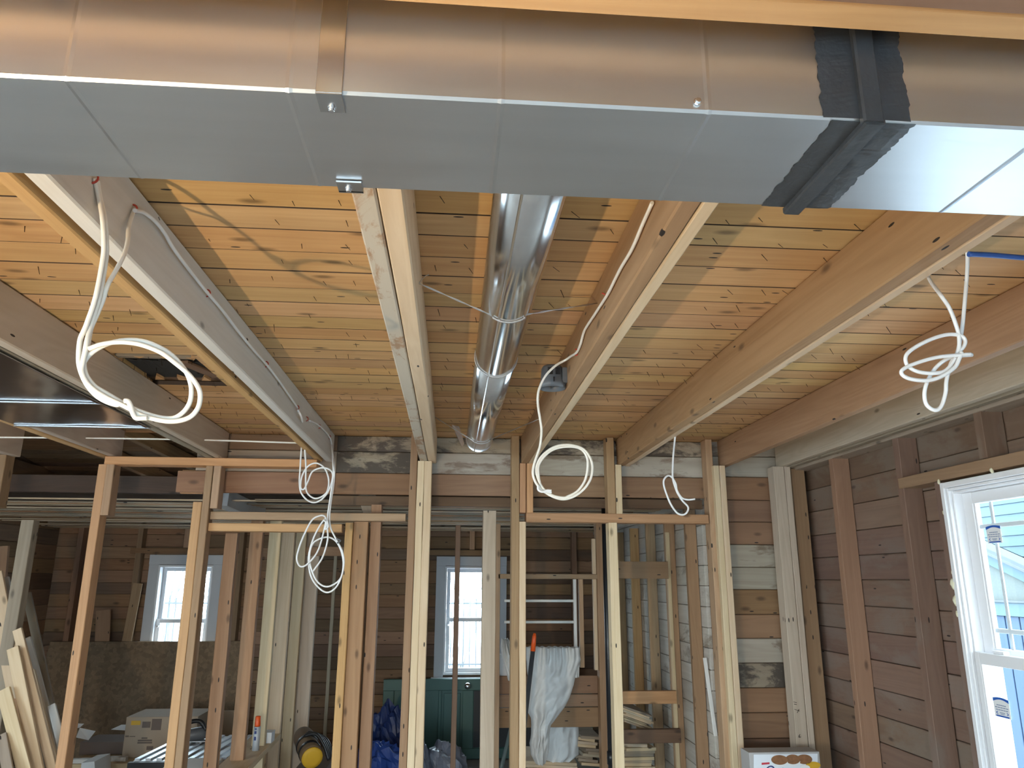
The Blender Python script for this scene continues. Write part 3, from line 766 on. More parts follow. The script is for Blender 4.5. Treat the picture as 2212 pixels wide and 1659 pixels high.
# ================================================================== ROUND PIPE
PX0, PZ, PR = 0.142, 2.362, 0.0735
pipe = empty('round_duct', (PX0, 2.7, PZ), 'shiny round galvanised pipe hung between two ceiling joists', 'pipe')
for (ya, yb, r) in ((0.95, 2.55, PR), (2.53, 4.16, PR - 0.0012)):
    prof = [(r, 0), (r, (yb - ya) * .5), (r, yb - ya - 0.012), (r - .001, yb - ya)]
    lathe('pipe_section', prof, 'pipe', (PX0, ya, PZ), (0, 1, 0), pipe, n=64)
a = math.radians(250)
box('pipe_seam', PX0 + math.cos(a) * PR - 0.004, PX0 + math.cos(a) * PR + 0.002, 0.95, 4.15, PZ + math.sin(a) * PR - 0.002, PZ + math.sin(a) * PR + 0.004, 'pipe', 'y', pipe, ch=0.001)
lathe('end_collar', [(PR + 0.002, 0), (PR + 0.003, 0.003), (PR + 0.002, 0.006), (PR - 0.002, 0.05)], 'pipe', (PX0, 4.13, PZ), (0, 1, 0), pipe, n=48)
poly_slab('end_collar', [AtY(976, 918, 4.15), AtY(992, 921, 4.15), AtY(1003, 958, 4.15), AtY(998, 966, 4.15)], (0, 0.02, 0), 'pipe', pipe)

def twisted(label, pts, over):
    P = catmull(pts, 8)
    e = empty('hanger_wire', P[0], label, 'wire', 'hanger wires')
    for ph in (0, math.pi):
        Q = []
        for i, p in enumerate(P):
            a_ = i * 1.3 + ph
            Q.append(p + Vector((0, math.cos(a_) * 0.0016, math.sin(a_) * 0.0016)))
        tube('wire_strand', Q, 0.0014, 'wire', e, n=5, smooth=0)
    for i in over:
        tube('wire_tail', [P[i], P[i] + Vector((0.012 if i < 0 else 0.014, 0.006, 0.022)), P[i] + Vector((0.025, 0.01, 0.03))], 0.0012, 'wire', e, n=5)
    return e
def under(Yc, zc):
    out = []
    for d in range(200, 345, 12):
        a_ = math.radians(d); out.append(Vector((PX0 + math.cos(a_) * (PR + 0.003), Yc, PZ + math.sin(a_) * (PR + 0.003))))
    return out
aL, aR = AtX(905, 612, -0.101), AtX(1290, 655, 0.409)
twisted('twisted hanger wire under the near part of the round pipe', [aL] + [v + Vector((0, aL.y + (aR.y - aL.y) * .5 - v.y, 0)) for v in under(1.95, 0)][2:-2] + [aR], (0, -1))
aL, aR = AtX(940, 890, -0.101), AtX(1165, 905, 0.409)
aL.z = min(aL.z, 2.43); aR.z = min(aR.z, 2.43)
twisted('thin hanger wire under the far end of the round pipe', [aL] + under(3.86, 0)[2:-2] + [aR], ())
yr = 2.535
pts = [Vector((PX0 + math.cos(math.radians(d)) * (PR + .002), yr + 0.004 * math.sin(d * .1), PZ + math.sin(math.radians(d)) * (PR + .002))) for d in range(0, 361, 12)]
twisted('wire ring wrapped tight round the middle joint of the pipe', pts, ())

# ================================================================== SHEET METAL JOIST PAN
pan = empty('joist_pan', (-1.68, 3.0, 2.274), 'shiny sheet metal pan nailed under two joists at the left', 'duct')
xa, xb = -1.985, -1.395
y = 1.6; ye = 3.52
bm = bmesh.new()
nx, ny = 14, 40
gv = [[bm.verts.new((xa + (xb - xa) * i / nx, 1.6 + (ye - 1.6) * j / ny, 2.2735 + (0.003 * noise.noise(Vector((i * .35, j * .3, 2)))if 0 < i < nx else 0))) for i in range(nx + 1)] for j in range(ny + 1)]
for j in range(ny):
    for i in range(nx): bm.faces.new((gv[j][i], gv[j + 1][i], gv[j + 1][i + 1], gv[j][i + 1]))
me = bpy.data.meshes.new('pan_sheet'); bm.to_mesh(me); bm.free()
for f in me.polygons: f.use_smooth = True
o = put('pan_sheet', me, 'pan', None, pan)
for yy, w in ((3.02, 0.016), (3.51, 0.018)):
    box('pan_seam', xa, xb, yy - w / 2, yy + w / 2, 2.266, 2.2725, 'strap', 'x', pan, ch=0.002, jit=0.0006)
box('pan_seam', xb - 0.012, xb + 0.002, 1.6, ye, 2.2675, 2.272, 'pan', 'y', pan, ch=0.002)

# ================================================================== CABLES
CR = 0.0046
def staple(p, parent, horiz=False):
    n = 7; pts = []
    for i in range(n):
        a_ = math.pi * i / (n - 1)
        pts.append(p + Vector((0.012 * math.sin(a_) - 0.006, 0, 0.011 * math.cos(a_))))
    tube('staple', pts, 0.0022, 'staple', parent, n=6)

# coil hanging at the left
Z6, O6 = 6.506, (140, 700)
YA = 1.42
st1 = AtX(205, 385, -0.712); st2 = AtX(290, 452, -0.712)
e = empty('cable_coil', st1, 'big white cable coil hanging under the left joist near the duct', 'cable', 'hanging cable coils')
tube('cable_strand', [st1, AtY(213, 425, 1.40), AtY(221, 470, 1.40), AtY(224, 520, 1.41), AtY(222, 560, YA), AtY(207, 640, YA), AtY(189, 695, YA)]
     + pxpath([(270, 90), (215, 220), (195, 440), (205, 590), (255, 745), (330, 880), (440, 1005), (570, 1085), (700, 1130), (770, 1135)], O6, Z6, YA), CR, 'cable', e)
tube('cable_strand', [st1 + Vector((0.002, 0.006, 0)), AtY(216, 425, 1.41), AtY(226, 470, 1.41), AtY(230, 520, 1.42), AtY(229, 560, YA + .01), AtY(215, 640, YA + .01), AtY(196, 705, YA + .01)]
     + pxpath([(310, 250), (278, 420), (250, 560), (240, 680), (300, 810), (420, 930), (600, 1040), (750, 1110), (900, 1185), (1050, 1270), (1300, 1345), (1530, 1368), (1740, 1318), (1860, 1200), (1902, 1050), (1880, 900), (1750, 715), (1550, 545), (1350, 400), (1100, 300), (900, 262), (700, 258), (500, 290), (335, 350)], O6, Z6, YA - 0.004), CR, 'cable', e)
tube('cable_strand', [st2, AtY(278, 490, 1.53), AtY(276, 520, 1.51), AtY(268, 550, 1.48), AtY(250, 585, 1.46), AtY(233, 615, 1.44), AtY(222, 650, 1.44), AtY(205, 690, 1.435)]
     + pxpath([(370, 60), (330, 260), (300, 430)], O6, Z6, YA + 0.012)
     + pxpath([(270, 560), (290, 690), (340, 780), (430, 880), (560, 960), (850, 1130), (1000, 1205), (1200, 1278), (1400, 1322), (1560, 1310), (1700, 1200), (1770, 1050), (1770, 850), (1690, 650), (1510, 440), (1300, 310), (1100, 240), (900, 225), (700, 250), (500, 325), (340, 440), (262, 560), (250, 650)], O6, Z6, YA + 0.006), CR, 'cable', e)
tube('cable_tie_wrap', pxpath([(835, 1080), (885, 1082), (925, 1150), (960, 1260), (1000, 1320), (1060, 1325), (1160, 1322)], O6, Z6, YA - 0.012), CR, 'cable', e)
staple(st1, e); staple(st2, e)

# run stapled along the left joist
R6 = (0, 360)
def onside(pts, off, z, X): return [AtX(off[0] + x / z, off[1] + y / z, X) for x, y in pts]
run = onside([(805, 262), (860, 275), (930, 330), (985, 400), (1030, 480), (1110, 590), (1180, 680), (1243, 758), (1330, 860), (1420, 980), (1510, 1090), (1590, 1180), (1660, 1270), (1730, 1370), (1778, 1440)], R6, 2.765, -0.705)
e = empty('cable_run', run[0], 'white cable stapled along the pale side of the left joist', 'cable')
tube('cable_strand', run, CR, 'cable2', e, rx=1.0)
for p in ((1243, 756), (1593, 1180), (1778, 1440)): staple(AtX(p[0] / 2.765, 360 + p[1] / 2.765, -0.712), e)

# bundle at the far end of that joist
Z3, O3 = 3.95, (400, 900)
YB = 4.12
top = AtX(643, 885, -0.706)
e = empty('cable_coil', top, 'long bundle of white cable loops hanging in front of the wall headers', 'cable', 'hanging cable coils')
tube('cable_strand', [top, AtX(652, 905, -0.70)] + pxpath([(1003, 150), (990, 300), (982, 430), (975, 560), (990, 650), (1050, 718), (1120, 730), (1190, 682), (1238, 600), (1260, 500), (1230, 450), (1160, 437), (1085, 470), (1045, 560), (1012, 620), (985, 600), (1000, 500), (1050, 422), (1120, 397), (1190, 440), (1225, 540), (1210, 640), (1150, 690), (1085, 690), (1032, 620), (1030, 420), (1020, 280), (1010, 150)], O3, Z3, YB), CR, 'cable2', e)
sb = AtX(663, 912, -0.706)
tube('cable_strand', [AtX(669, 909, -0.707), AtX(688, 918, -0.707), AtX(712, 944, -0.707), AtX(717, 968, -0.70)] + pxpath([(1262, 400), (1265, 500), (1240, 680), (1215, 850), (1212, 940), (1216, 1050), (1172, 1200), (1105, 1300), (1090, 1320)], O3, Z3, YB - 0.02), CR, 'cable2', e)
tube('cable_strand', [AtX(716, 962, -0.70)] + pxpath([(1272, 420), (1268, 560), (1245, 720), (1232, 850), (1242, 950), (1290, 1050), (1340, 1150), (1355, 1250), (1330, 1370), (1270, 1430), (1200, 1450), (1130, 1410), (1080, 1310), (1060, 1200), (1085, 1090), (1150, 1042), (1230, 1030), (1300, 1080), (1345, 1200), (1342, 1330), (1292, 1450), (1212, 1500), (1130, 1450), (1070, 1350), (1053, 1200), (1090, 1050), (1150, 930), (1195, 870)], O3, Z3, YB - 0.01), CR, 'cable2', e)
tube('cable_strand', pxpath([(1205, 880), (1190, 850), (1150, 845), (1080, 885), (1005, 1030), (957, 1170), (957, 1240), (990, 1280), (1050, 1252), (1130, 1150), (1178, 1000), (1203, 880)], O3, Z3, YB - 0.03), CR, 'cable2', e)
tube('cable_tie_wrap', pxpath([(1180, 880), (1205, 910), (1195, 960), (1220, 940), (1212, 885)], O3, Z3, YB - 0.04), CR, 'cable2', e)
tube('cable_tie_wrap', pxpath([(1290, 1040), (1325, 1058), (1295, 1080), (1318, 1066)], O3, Z3, YB - 0.03), 0.004, 'greybox', e)
for p in ((663, 905), (690, 921), (712, 944)): staple(AtX(p[0], p[1], -0.712), e)

# cable on the joist right of the pipe, ending in a round loop
Z5, O5 = 4.61, (1130, 740)
R7 = (700, 400)
pA = onside([(1960, 105), (1900, 240), (1840, 380), (1770, 500), (1705, 630), (1670, 690), (1605, 790), (1555, 870), (1532, 950), (1508, 1000)], R7, 2.765, 0.402)
YL = 2.52
e = empty('cable_coil', pA[-1], 'white cable ending in a round loop below the grey box', 'cable', 'hanging cable coils')
loop = [(420, 175), (330, 225), (240, 310), (185, 400), (150, 500), (148, 620), (172, 780), (183, 880), (170, 1020), (140, 1120), (107, 1220), (98, 1310), (130, 1400), (195, 1470), (290, 1532), (400, 1560), (510, 1530), (605, 1458), (670, 1360), (690, 1250), (668, 1150), (600, 1062), (500, 1026), (400, 1020), (290, 1050), (195, 1122), (143, 1205), (132, 1290), (162, 1390), (215, 1470), (300, 1525), (400, 1545), (450, 1530), (540, 1480), (612, 1380), (643, 1250), (632, 1130), (560, 1052), (430, 1036), (300, 1065), (205, 1140), (152, 1230), (155, 1340), (168, 1400)]
tube('cable_strand', pA + [AtX(1130 + 470 / 4.61, 740 + 140 / 4.61, 0.395)] + pxpath(loop, O5, Z5, YL), CR * 0.95, 'cable', e)
tube('cable_tie_wrap', pxpath([(150, 1420), (152, 1465), (190, 1485), (240, 1472), (282, 1475)], O5, Z5, YL - 0.015), CR * .9, 'cable2', e)
tube('cable_tie_wrap', pxpath([(205, 1490), (250, 1486), (284, 1494)], O5, Z5, YL - 0.012), CR * .8, 'cable2', e)
for p in ((1672, 668), (1510, 998)): staple(AtX(700 + p[0] / 2.765, 400 + p[1] / 2.765, 0.406), e)

# small loop
O7 = (1300, 900)
tp = AtZ(1458, 944, JB)
o = tube('cable_loop', [Vector((1.087, tp.y, JB + 0.03))] + pxpath([(625, 180), (612, 300), (605, 420), (605, 520), (625, 600), (650, 660), (690, 720), (735, 770), (727, 815), (690, 838), (640, 820), (590, 750), (555, 670), (530, 590), (530, 540), (560, 505), (595, 515), (630, 570), (642, 630), (680, 690), (730, 708), (795, 703)], O7, 3.95, tp.y), CR, 'cable2')
tag(o, 'small white cable loop hanging above the header right of centre', 'cable', 'hanging cable coils')

# clear cable bundle at the right
O4, Z4 = (1900, 500), 4.147
s1 = AtX(2090, 552, 1.09); s2 = AtX(2007, 602, 1.09)
YR = 1.46
e = empty('cable_coil', s1, 'clear white cable knot hanging from the joist at the right', 'cable', 'hanging cable coils')
tube('cable_strand', [s1 + Vector((0, 0, 0.03)), s1] + pxpath([(782, 400), (766, 600), (742, 850), (715, 1010), (690, 1100), (640, 1180), (600, 1330), (590, 1450), (550, 1570), (490, 1600), (420, 1550), (402, 1450), (430, 1340), (500, 1225), (600, 1145), (720, 1115), (830, 1105)], O4, Z4, YR), CR * 0.9, 'cable2', e)
tube('cable_strand', [s2 + Vector((0, 0, 0.03)), s2] + pxpath([(540, 560), (622, 680), (682, 830), (712, 950), (700, 1090), (600, 1240), (480, 1270), (340, 1255), (250, 1200), (235, 1120), (300, 1050), (450, 970), (600, 925), (715, 930), (765, 970), (755, 1030), (700, 1090)], O4, Z4, YR - 0.012), CR * 0.9, 'cable2', e)
tube('cable_strand', pxpath([(820, 1100), (700, 1108), (500, 1130), (300, 1190), (205, 1240), (205, 1285), (280, 1322), (420, 1335), (550, 1300), (670, 1220), (715, 1140), (735, 1080)], O4, Z4, YR - 0.022), CR * 0.9, 'cable2', e)
# blue cable between the right joists
b0 = AtX(2092, 549, 1.085); 
o = tube('blue_cable', [b0, AtY(2140, 551, b0.y), AtY(2212, 557, b0.y), Vector((1.55, b0.y, b0.z - 0.02)), Vector((1.644, b0.y, b0.z - 0.025))], 0.0058, 'blue_cable')
tag(o, 'blue cable crossing between the two joists at the right edge', 'cable')
# straight feed through the left joists
fz = AtY(560, 954, 4.1).z
o = tube('feed_cable', [Vector((-2.5, 4.0, fz - 0.02)), Vector((-1.9, 4.08, fz)), Vector((-1.36, 4.1, fz + 0.004)), Vector((-0.80, 4.1, fz - 0.004))], CR, 'cable')
tag(o, 'white cable running straight through the left joists near the wall', 'cable')

# ================================================================== GREY CEILING BOX
c = AtZ(1203, 838, JB + 0.004)
c.x = min(c.x, 0.409 - 0.052)
e = empty('ceiling_box', (c.x, c.y, JB), 'round grey plastic electrical box on the joist right of the pipe', 'electrical box')
lathe('box_body', [(0.034, 0.085), (0.040, 0.075), (0.043, 0.03), (0.047, 0.022), (0.047, 0.0), (0.043, 0.0), (0.041, 0.02), (0.036, 0.07), (0.0, 0.071)], 'greybox', (c.x, c.y, JB), parent=e, n=32)
box('mounting_bracket', c.x + 0.034, 0.4085, c.y - 0.03, c.y + 0.03, JB + 0.018, JB + 0.075, 'greybox', 'y', e)
box('divider', c.x - 0.001, c.x + 0.001, c.y - 0.038, c.y + 0.038, JB + 0.008, JB + 0.07, 'greybox', 'y', e, ch=0.0003)
for dx in (-0.022, 0.006):
    box('knockout', c.x + dx, c.x + dx + 0.018, c.y - 0.0455, c.y - 0.040, JB + 0.045, JB + 0.07, 'black', 'x', e, ch=0.0005)
box('slot', c.x - 0.003, c.x + 0.003, c.y - 0.0485, c.y - 0.044, JB + 0.016, JB + 0.034, 'black', 'z', e, ch=0.0005)

# ================================================================== WINDOWS
def frame_boxes(parent, name, axis, p0, p1, u0, u1, z0, z1, w, mat):
    if axis == 'x':
        B = lambda a, b, c_, d: box(name, p0, p1, a, b, c_, d, mat, None, parent, ch=0.002)
    else:
        B = lambda a, b, c_, d: box(name, a, b, p0, p1, c_, d, mat, None, parent, ch=0.002)
    B(u0, u0 + w, z0, z1); B(u1 - w, u1, z0, z1); B(u0 + w, u1 - w, z0, z0 + w); B(u0 + w, u1 - w, z1 - w, z1)

w1 = empty('window_1', (2.22, 2.57, W1[2]), 'large white vinyl window in the right wall', None, None, 'structure')
Y0, Y1, Z0, Z1 = W1
frame_boxes(w1, 'jamb', 'x', 2.098, 2.245, Y0 + 0.002, Y1 - 0.002, Z0 + 0.004, Z1 - 0.004, 0.024, 'vinyl')
frame_boxes(w1, 'frame', 'x', 2.108, 2.235, Y0 + 0.027, Y1 - 0.027, Z0 + 0.029, Z1 - 0.029, 0.012, 'vinyl')
frame_boxes(w1, 'frame', 'x', 2.122, 2.215, Y0 + 0.040, Y1 - 0.040, Z0 + 0.042, Z1 - 0.042, 0.010, 'vinyl')
zm = AtX(2110, 1408, 2.115).z
GU = AtX(2106, 1092, 2.168).y      # left edge of the upper glass
GL = AtX(2121, 1440, 2.118).y      # left edge of the lower glass
def sash(par, p0, p1, ya, yb, za, zb, g, gx, wz):
    """sash frame between ya..yb with glass edge at g on the far side, mirrored on the near side"""
    w = yb - g
    box('sash_stile', p0, p1, g, yb, za, zb, 'vinyl', 'z', par); box('sash_stile', p0, p1, ya, ya + w, za, zb, 'vinyl', 'z', par)
    box('sash_rail', p0, p1, ya + w, g, za, za + wz, 'vinyl', 'y', par); box('sash_rail', p0, p1, ya + w, g, zb - wz, zb, 'vinyl', 'y', par)
    box('pane', gx, gx + 0.004, ya + w, g, za + wz, zb - wz, 'glass', None, par, ch=0.0003)
    box('glazing_bead', gx - 0.008, gx, g - 0.010, g, za + wz, zb - wz, 'vinyl', 'z', par)
    return ya + w
up = empty('upper_sash', (2.17, 2.57, zm)); up.parent = w1; up.matrix_parent_inverse = world_of(w1).inverted()
ZT = AtX(2106, 1088, 2.168).z
gn = sash(up, 2.158, 2.19, Y0 + 0.051, Y1 - 0.051, zm - 0.03, Z1 - 0.053, GU, 2.170, Z1 - 0.053 - ZT)
for yy in (GU - 0.085, gn + 0.085):
    box('muntin', 2.172, 2.178, yy - 0.008, yy + 0.008, zm, ZT, 'vinyl', 'z', up)
for zz_ in (ZT - 0.095, zm + 0.085):
    box('muntin', 2.1715, 2.1785, gn, GU, zz_ - 0.009, zz_ + 0.009, 'vinyl', 'y', up)
lo = empty('lower_sash', (2.14, 2.57, Z0)); lo.parent = w1; lo.matrix_parent_inverse = world_of(w1).inverted()
sash(lo, 2.112, 2.135, Y0 + 0.051, Y1 - 0.051, Z0 + 0.053, zm, GL, 2.120, 0.045)
ls = Vector((2.134, GL - 0.10, zm))
box('sash_lock', ls.x - 0.012, ls.x + 0.012, ls.y - 0.03, ls.y + 0.03, zm, zm + 0.012, 'vinyl', 'y', lo)
# foam squeezed out round the frame
for i in range(26):
    if i not in (2, 6, 7, 8, 9, 13, 18, 21): continue
    if i < 18: p = Vector((2.102 + random.uniform(0, .008), Y1 + 0.002, 1.98 - i * 0.055 + random.uniform(-.02, .02)))
    else: p = Vector((2.100, Y1 - (i - 18) * 0.11, Z1 + 0.004))
    r_ = random.uniform(0.005, 0.008) if i not in (7, 8) else 0.013
    bm = bmesh.new(); bmesh.ops.create_icosphere(bm, subdivisions=2, radius=r_)
    for v in bm.verts: v.co *= 1 + 0.5 * noise.noise(v.co * 150 + Vector((i, 0, 0))); v.co.z *= 1.8
    me = bpy.data.meshes.new('foam_bead'); bm.to_mesh(me); bm.free()
    for f in me.polygons: f.use_smooth = True
    put('foam_bead', me, 'foam', Matrix.Translation(p), w1)
# stickers on the panes
def sticker(par, x, ya, za, w, h, label):
    # y decreases towards the camera; left in the picture is the larger y
    s = empty('sticker', (x, ya, za), label); s.parent = par; s.matrix_parent_inverse = world_of(par).inverted()
    T = (-0.0006, 0, 0)
    P = lambda u, v_, k=0: Vector((x - 0.0003 - k * 0.0006, ya - u * w, za - v_ * h))
    poly_slab('sticker_film', [P(0, 0.05), P(0.5, -0.02), P(1, 0.05), P(1, 1), P(0, 1)], T, 'paper', s)
    n = 8
    top_ = [P(i / n, 0.05 - 0.07 * math.sin(math.pi * i / n), 1.2) for i in range(n + 1)]
    bot_ = [P(i / n, 0.22 - 0.13 * math.sin(math.pi * i / n), 1.2) for i in range(n, -1, -1)]
    poly_slab('sticker_print', top_ + bot_, T, 'blueprint', s)
    poly_slab('sticker_print', [P(.1, .9, 1.2), P(.9, .9, 1.2), P(.9, .97, 1.2), P(.1, .97, 1.2)], T, 'blueprint', s)
    for k, (a_, b_) in enumerate(((.2, .8), (.08, .94), (.12, .9))):
        for q in range(5):
            u0 = a_ + (b_ - a_) * q / 5; u1 = u0 + (b_ - a_) / 5 * 0.82
            poly_slab('sticker_print', [P(u0, .36 + k * .12, 1.2), P(u1, .36 + k * .12, 1.2), P(u1, .41 + k * .12, 1.2), P(u0, .41 + k * .12, 1.2)], T, 'greyprint', s)
    for cx_, sg in ((.22, 1), (.78, -1)):
        ring = []
        for i in range(10):
            a_ = math.pi / 2 + sg * math.pi * i / 9; ring.append(P(cx_ + .10 * math.cos(a_), .78 + .07 * math.sin(a_), 1.2))
        for i in range(9, -1, -1):
            a_ = math.pi / 2 + sg * math.pi * i / 9; ring.append(P(cx_ + .06 * math.cos(a_), .78 + .045 * math.sin(a_), 1.2))
        poly_slab('sticker_print', ring, T, 'blueprint', s)
    poly_slab('sticker_print', [P(.34, .74, 1.2), P(.66, .74, 1.2), P(.66, .78, 1.2), P(.34, .78, 1.2)], T, 'greyprint', s)
    poly_slab('sticker_print', [P(.38, .81, 1.2), P(.62, .81, 1.2), P(.62, .845, 1.2), P(.38, .845, 1.2)], T, 'greyprint', s)
a_ = AtX(2128, 1137, 2.166); b_ = AtX(2165, 1172, 2.166)
sticker(up, 2.1685, a_.y, a_.z, a_.y - b_.y, a_.z - b_.z, 'white sticker with blue arc on the upper pane')
a_ = AtX(2144, 1504, 2.118); b_ = AtX(2184, 1549, 2.118)
sticker(lo, 2.1185, a_.y, a_.z, a_.y - b_.y, a_.z - b_.z + 0.01, 'white sticker with blue arc on the lower pane')

def back_window(name, W, label):
    x0, x1, z0, z1 = W
    e = empty(name, ((x0 + x1) / 2, 7.68, z0), label, None, None, 'structure')
    t = 0.085
    for a, b in ((x0 - t, x0 + 0.005), (x1 - 0.005, x1 + t)):
        box('casing', a, b, 7.665, 7.70, z0 - 0.02, z1 + 0.005, 'casing', 'z', e)
    box('casing', x0 - t, x1 + t, 7.66, 7.70, z1 + 0.004, z1 + 0.095, 'casing', 'x', e)
    box('sill', x0 - t - 0.025, x1 + t + 0.025, 7.62, 7.71, z0 - 0.05, z0 - 0.02, 'vinyl', 'x', e)
    frame_boxes(e, 'jamb', 'y', 7.67, 7.84, x0 + 0.001, x1 - 0.001, z0 + 0.001, z1 - 0.001, 0.02, 'vinyl')
    zm = (z0 + z1) / 2
    for s, (p, za, zb) in enumerate(((7.76, zm - 0.015, z1 - 0.022), (7.72, z0 + 0.022, zm + 0.015))):
        sh = empty('sash', ((x0 + x1) / 2, p, za)); sh.parent = e; sh.matrix_parent_inverse = world_of(e).inverted()
        frame_boxes(sh, 'sash_frame', 'y', p, p + 0.035, x0 + 0.022, x1 - 0.022, za, zb, 0.035, 'casing' if s == 0 else 'vinyl')
        box('pane', x0 + 0.057, x1 - 0.057, p + 0.015, p + 0.019, za + 0.035, zb - 0.035, 'glass', None, sh, ch=0.0003)
    lathe('latch', [(0.010, 0), (0.012, 0.01), (0.006, 0.02)], 'zinc', (x0 + 0.045, 7.715, zm - 0.05), (0, -1, 0), e, n=12)
back_window('window_2', W2, 'small white window with grey casing in the back wall at the left')
back_window('window_3', W3, 'white window with grey casing in the middle of the back wall')
# unseen windows and door behind the camera, added large for fill light
for nm, ax, p0, p1, W in (('fill_window_4', 'x', -3.98, -3.80, (-2.3, -0.3, 0.4, 2.1)), ('fill_window_5', 'x', -3.98, -3.80, (0.9, 2.9, 0.4, 2.1)), ('fill_window_6', 'x', 2.19, 2.27, (-1.85, -0.55, 0.6, 2.0)), ('fill_window_7', 'y', -3.18, -3.0, (-3.4, -2.4, 0.55, 1.95)), ('fill_door_1', 'y', -3.18, -3.0, (-1.6, 0.8, 0.02, 2.05))):
    c_ = ((p0 + p1) / 2, (W[0] + W[1]) / 2, W[2]) if ax == 'x' else ((W[0] + W[1]) / 2, (p0 + p1) / 2, W[2])
    e = empty(nm, c_, 'unseen white framed opening added for fill light', None, None, 'structure')
    frame_boxes(e, 'frame', ax, p0 + 0.02, p1 - 0.02, W[0] + .002, W[1] - .002, W[2] + .002, W[3] - .002, 0.06, 'vinyl')
    pm = (p0 + p1) / 2
    if ax == 'x': box('pane', pm, pm + .004, W[0] + .06, W[1] - .06, W[2] + .06, W[3] - .06, 'glass', None, e, ch=.0003)
    else: box('pane', W[0] + .06, W[1] - .06, pm, pm + .004, W[2] + .06, W[3] - .06, 'glass', None, e, ch=.0003)

# ================================================================== OUTSIDE
tag(box('ground', -40, 40, -40, 60, -0.75, -0.55, 'snow', 'x'), kind='structure')
# neighbour house beyond the right window
nb = empty('neighbour_house', (8.0, 4.5, -0.55), 'pale blue house with lapped siding outside the right window', 'house')
z = 0.9
while z < 5.4:
    beam('siding_board', (8.0, -3, z + 0.075), (8.0, 12, z + 0.075), 0.165, 0.015, 'siding', nb, side=(0.10, 0, 1)); z += 0.15
box('house_wall', 8.02, 8.3, -3, 12, -0.55, 5.4, 'siding', 'y', nb)
lw = empty('garage', (6.0, 9.5, -0.55), 'low slate blue garage with a pale gable outside the right window', 'shed')
box('garage_wall', 6.02, 7.8, 5.5, 14.5, -0.55, 1.24, 'bluesiding', 'y', lw)
yv = 5.5
while yv < 14.4:
    box('batten', 6.0, 6.02, yv, yv + 0.20, -0.55, 1.24, 'bluesiding', 'z', lw, ch=0.008); yv += 0.215
box('fascia', 5.97, 6.02, 5.5, 14.5, 1.245, 1.39, 'siding', 'y', lw)
box('fascia', 5.95, 6.0, 5.5, 14.5, 1.385, 1.41, 'iron', 'y', lw)
gz = lambda yy: 1.86 + 0.377 * (yy - 8.22)
poly_slab('gable_wall', [(6.0, 7.02, 1.40), (6.0, 10.6, 1.40), (6.0, 10.6, gz(10.6) - 0.02), (6.0, 7.05, gz(7.05) - 0.02)], (0.5, 0, 0), 'sandroof', lw)
beam('rake_trim', (5.97, 6.4, gz(6.4) + 0.03), (5.97, 10.7, gz(10.7) + 0.03), 0.05, 0.13, 'siding', lw, side=(1, 0, 0))
beam('rake_trim', (5.93, 6.4, gz(6.4) + 0.11), (5.93, 10.7, gz(10.7) + 0.11), 0.10, 0.03, 'iron', lw, side=(1, 0, 0))

# iron fence and shrubs beyond the middle window
for fx_, lab in ((-6.0, 'left'), (-2.0, 'middle'), (2.0, 'right')):
    fe = empty('iron_fence', (fx_, 15, -0.55), lab + ' panel of the thin iron fence outside the back windows', 'fence', 'fence panels outside')
    for z in (-0.3, 1.15, 0.05):
        box('fence_rail', fx_ - 2, fx_ + 2, 15, 15.03, z, z + 0.03, 'iron', 'x', fe)
    for i in range(33):
        xx = fx_ - 1.98 + i * 0.12
        box('picket', xx, xx + 0.018, 15.03, 15.048, -0.55, 1.3 if i % 2 else 1.25, 'iron', 'z', fe)
def shrub(label, x, y, h, n, sp):
    e = empty('bare_shrub', (x, y, -0.55), label, 'shrub', 'bare shrubs outside')
    for i in range(n):
        a_ = random.uniform(0, 6.28); l_ = h * random.uniform(.6, 1)
        p1 = Vector((x + math.cos(a_) * sp * .4, y + math.sin(a_) * sp * .4, -0.55 + l_ * .5))
        p2 = Vector((x + math.cos(a_ + .4) * sp, y + math.sin(a_ + .4) * sp, -0.55 + l_))
        tube('branch', [Vector((x, y, -0.55)), p1, p2], 0.02, 'twig', e, n=5, smooth=4)
        for q in range(3):
            t = random.uniform(.3, .9); b0_ = p1.lerp(p2, t)
            tube('twig', [b0_, b0_ + Vector((random.uniform(-.3, .3), random.uniform(-.2, .2), random.uniform(.1, .45)))], 0.008, 'twig', e, n=4, smooth=0)
shrub('bare shrub seen through the left back window', -5.6, 17, 3.2, 9, 1.2)
shrub('bare shrub outside the middle back window', 0.3, 19, 3.6, 10, 1.4)
shrub('taller bare shrub right of the middle back window view', 4.2, 22, 4.4, 10, 1.5)

# ================================================================== THINGS IN THE BACK ROOM
# green door lying on its side
gd = empty('green_door', (0.1, 7.55, 0), 'teal green panel door lying on its side under the middle window', 'door')
x0, x1 = AtY(829, 1467, 7.52).x, 1.36
zt = AtY(950, 1467, 7.52).z
box('door_slab', x0, x1, 7.535, 7.56, 0.015, zt, 'green', 'x', gd)
def stile(a, b, c_, d): box('door_rail', a, b, 7.515, 7.537, c_, d, 'green', None, gd, ch=0.004)
stile(x0, x1, 0.015, 0.105); stile(x0, x1, zt - 0.10, zt)
xg = AtY(953, 1550, 7.52).x; xh = AtY(1022, 1550, 7.52).x
for a, b in ((x0, x0 + 0.10), (xg - 0.31 + 0.28, xg + 0.0), (xh - 0.10, xh), (xh + 0.55, xh + 0.64), (x1 - 0.10, x1)):
    stile(a, b, 0.106, zt - 0.101)
stile(xg + 0.02, xh - 0.12, 0.13, zt - 0.125)
box('door_dark_opening', xh + 0.004, xh + 0.546, 7.528, 7.5365, 0.11, zt - 0.105, 'black', 'x', gd)  # black sheet stands for the dark seen through the door's panel opening
kx = AtY(1010, 1476, 7.50)
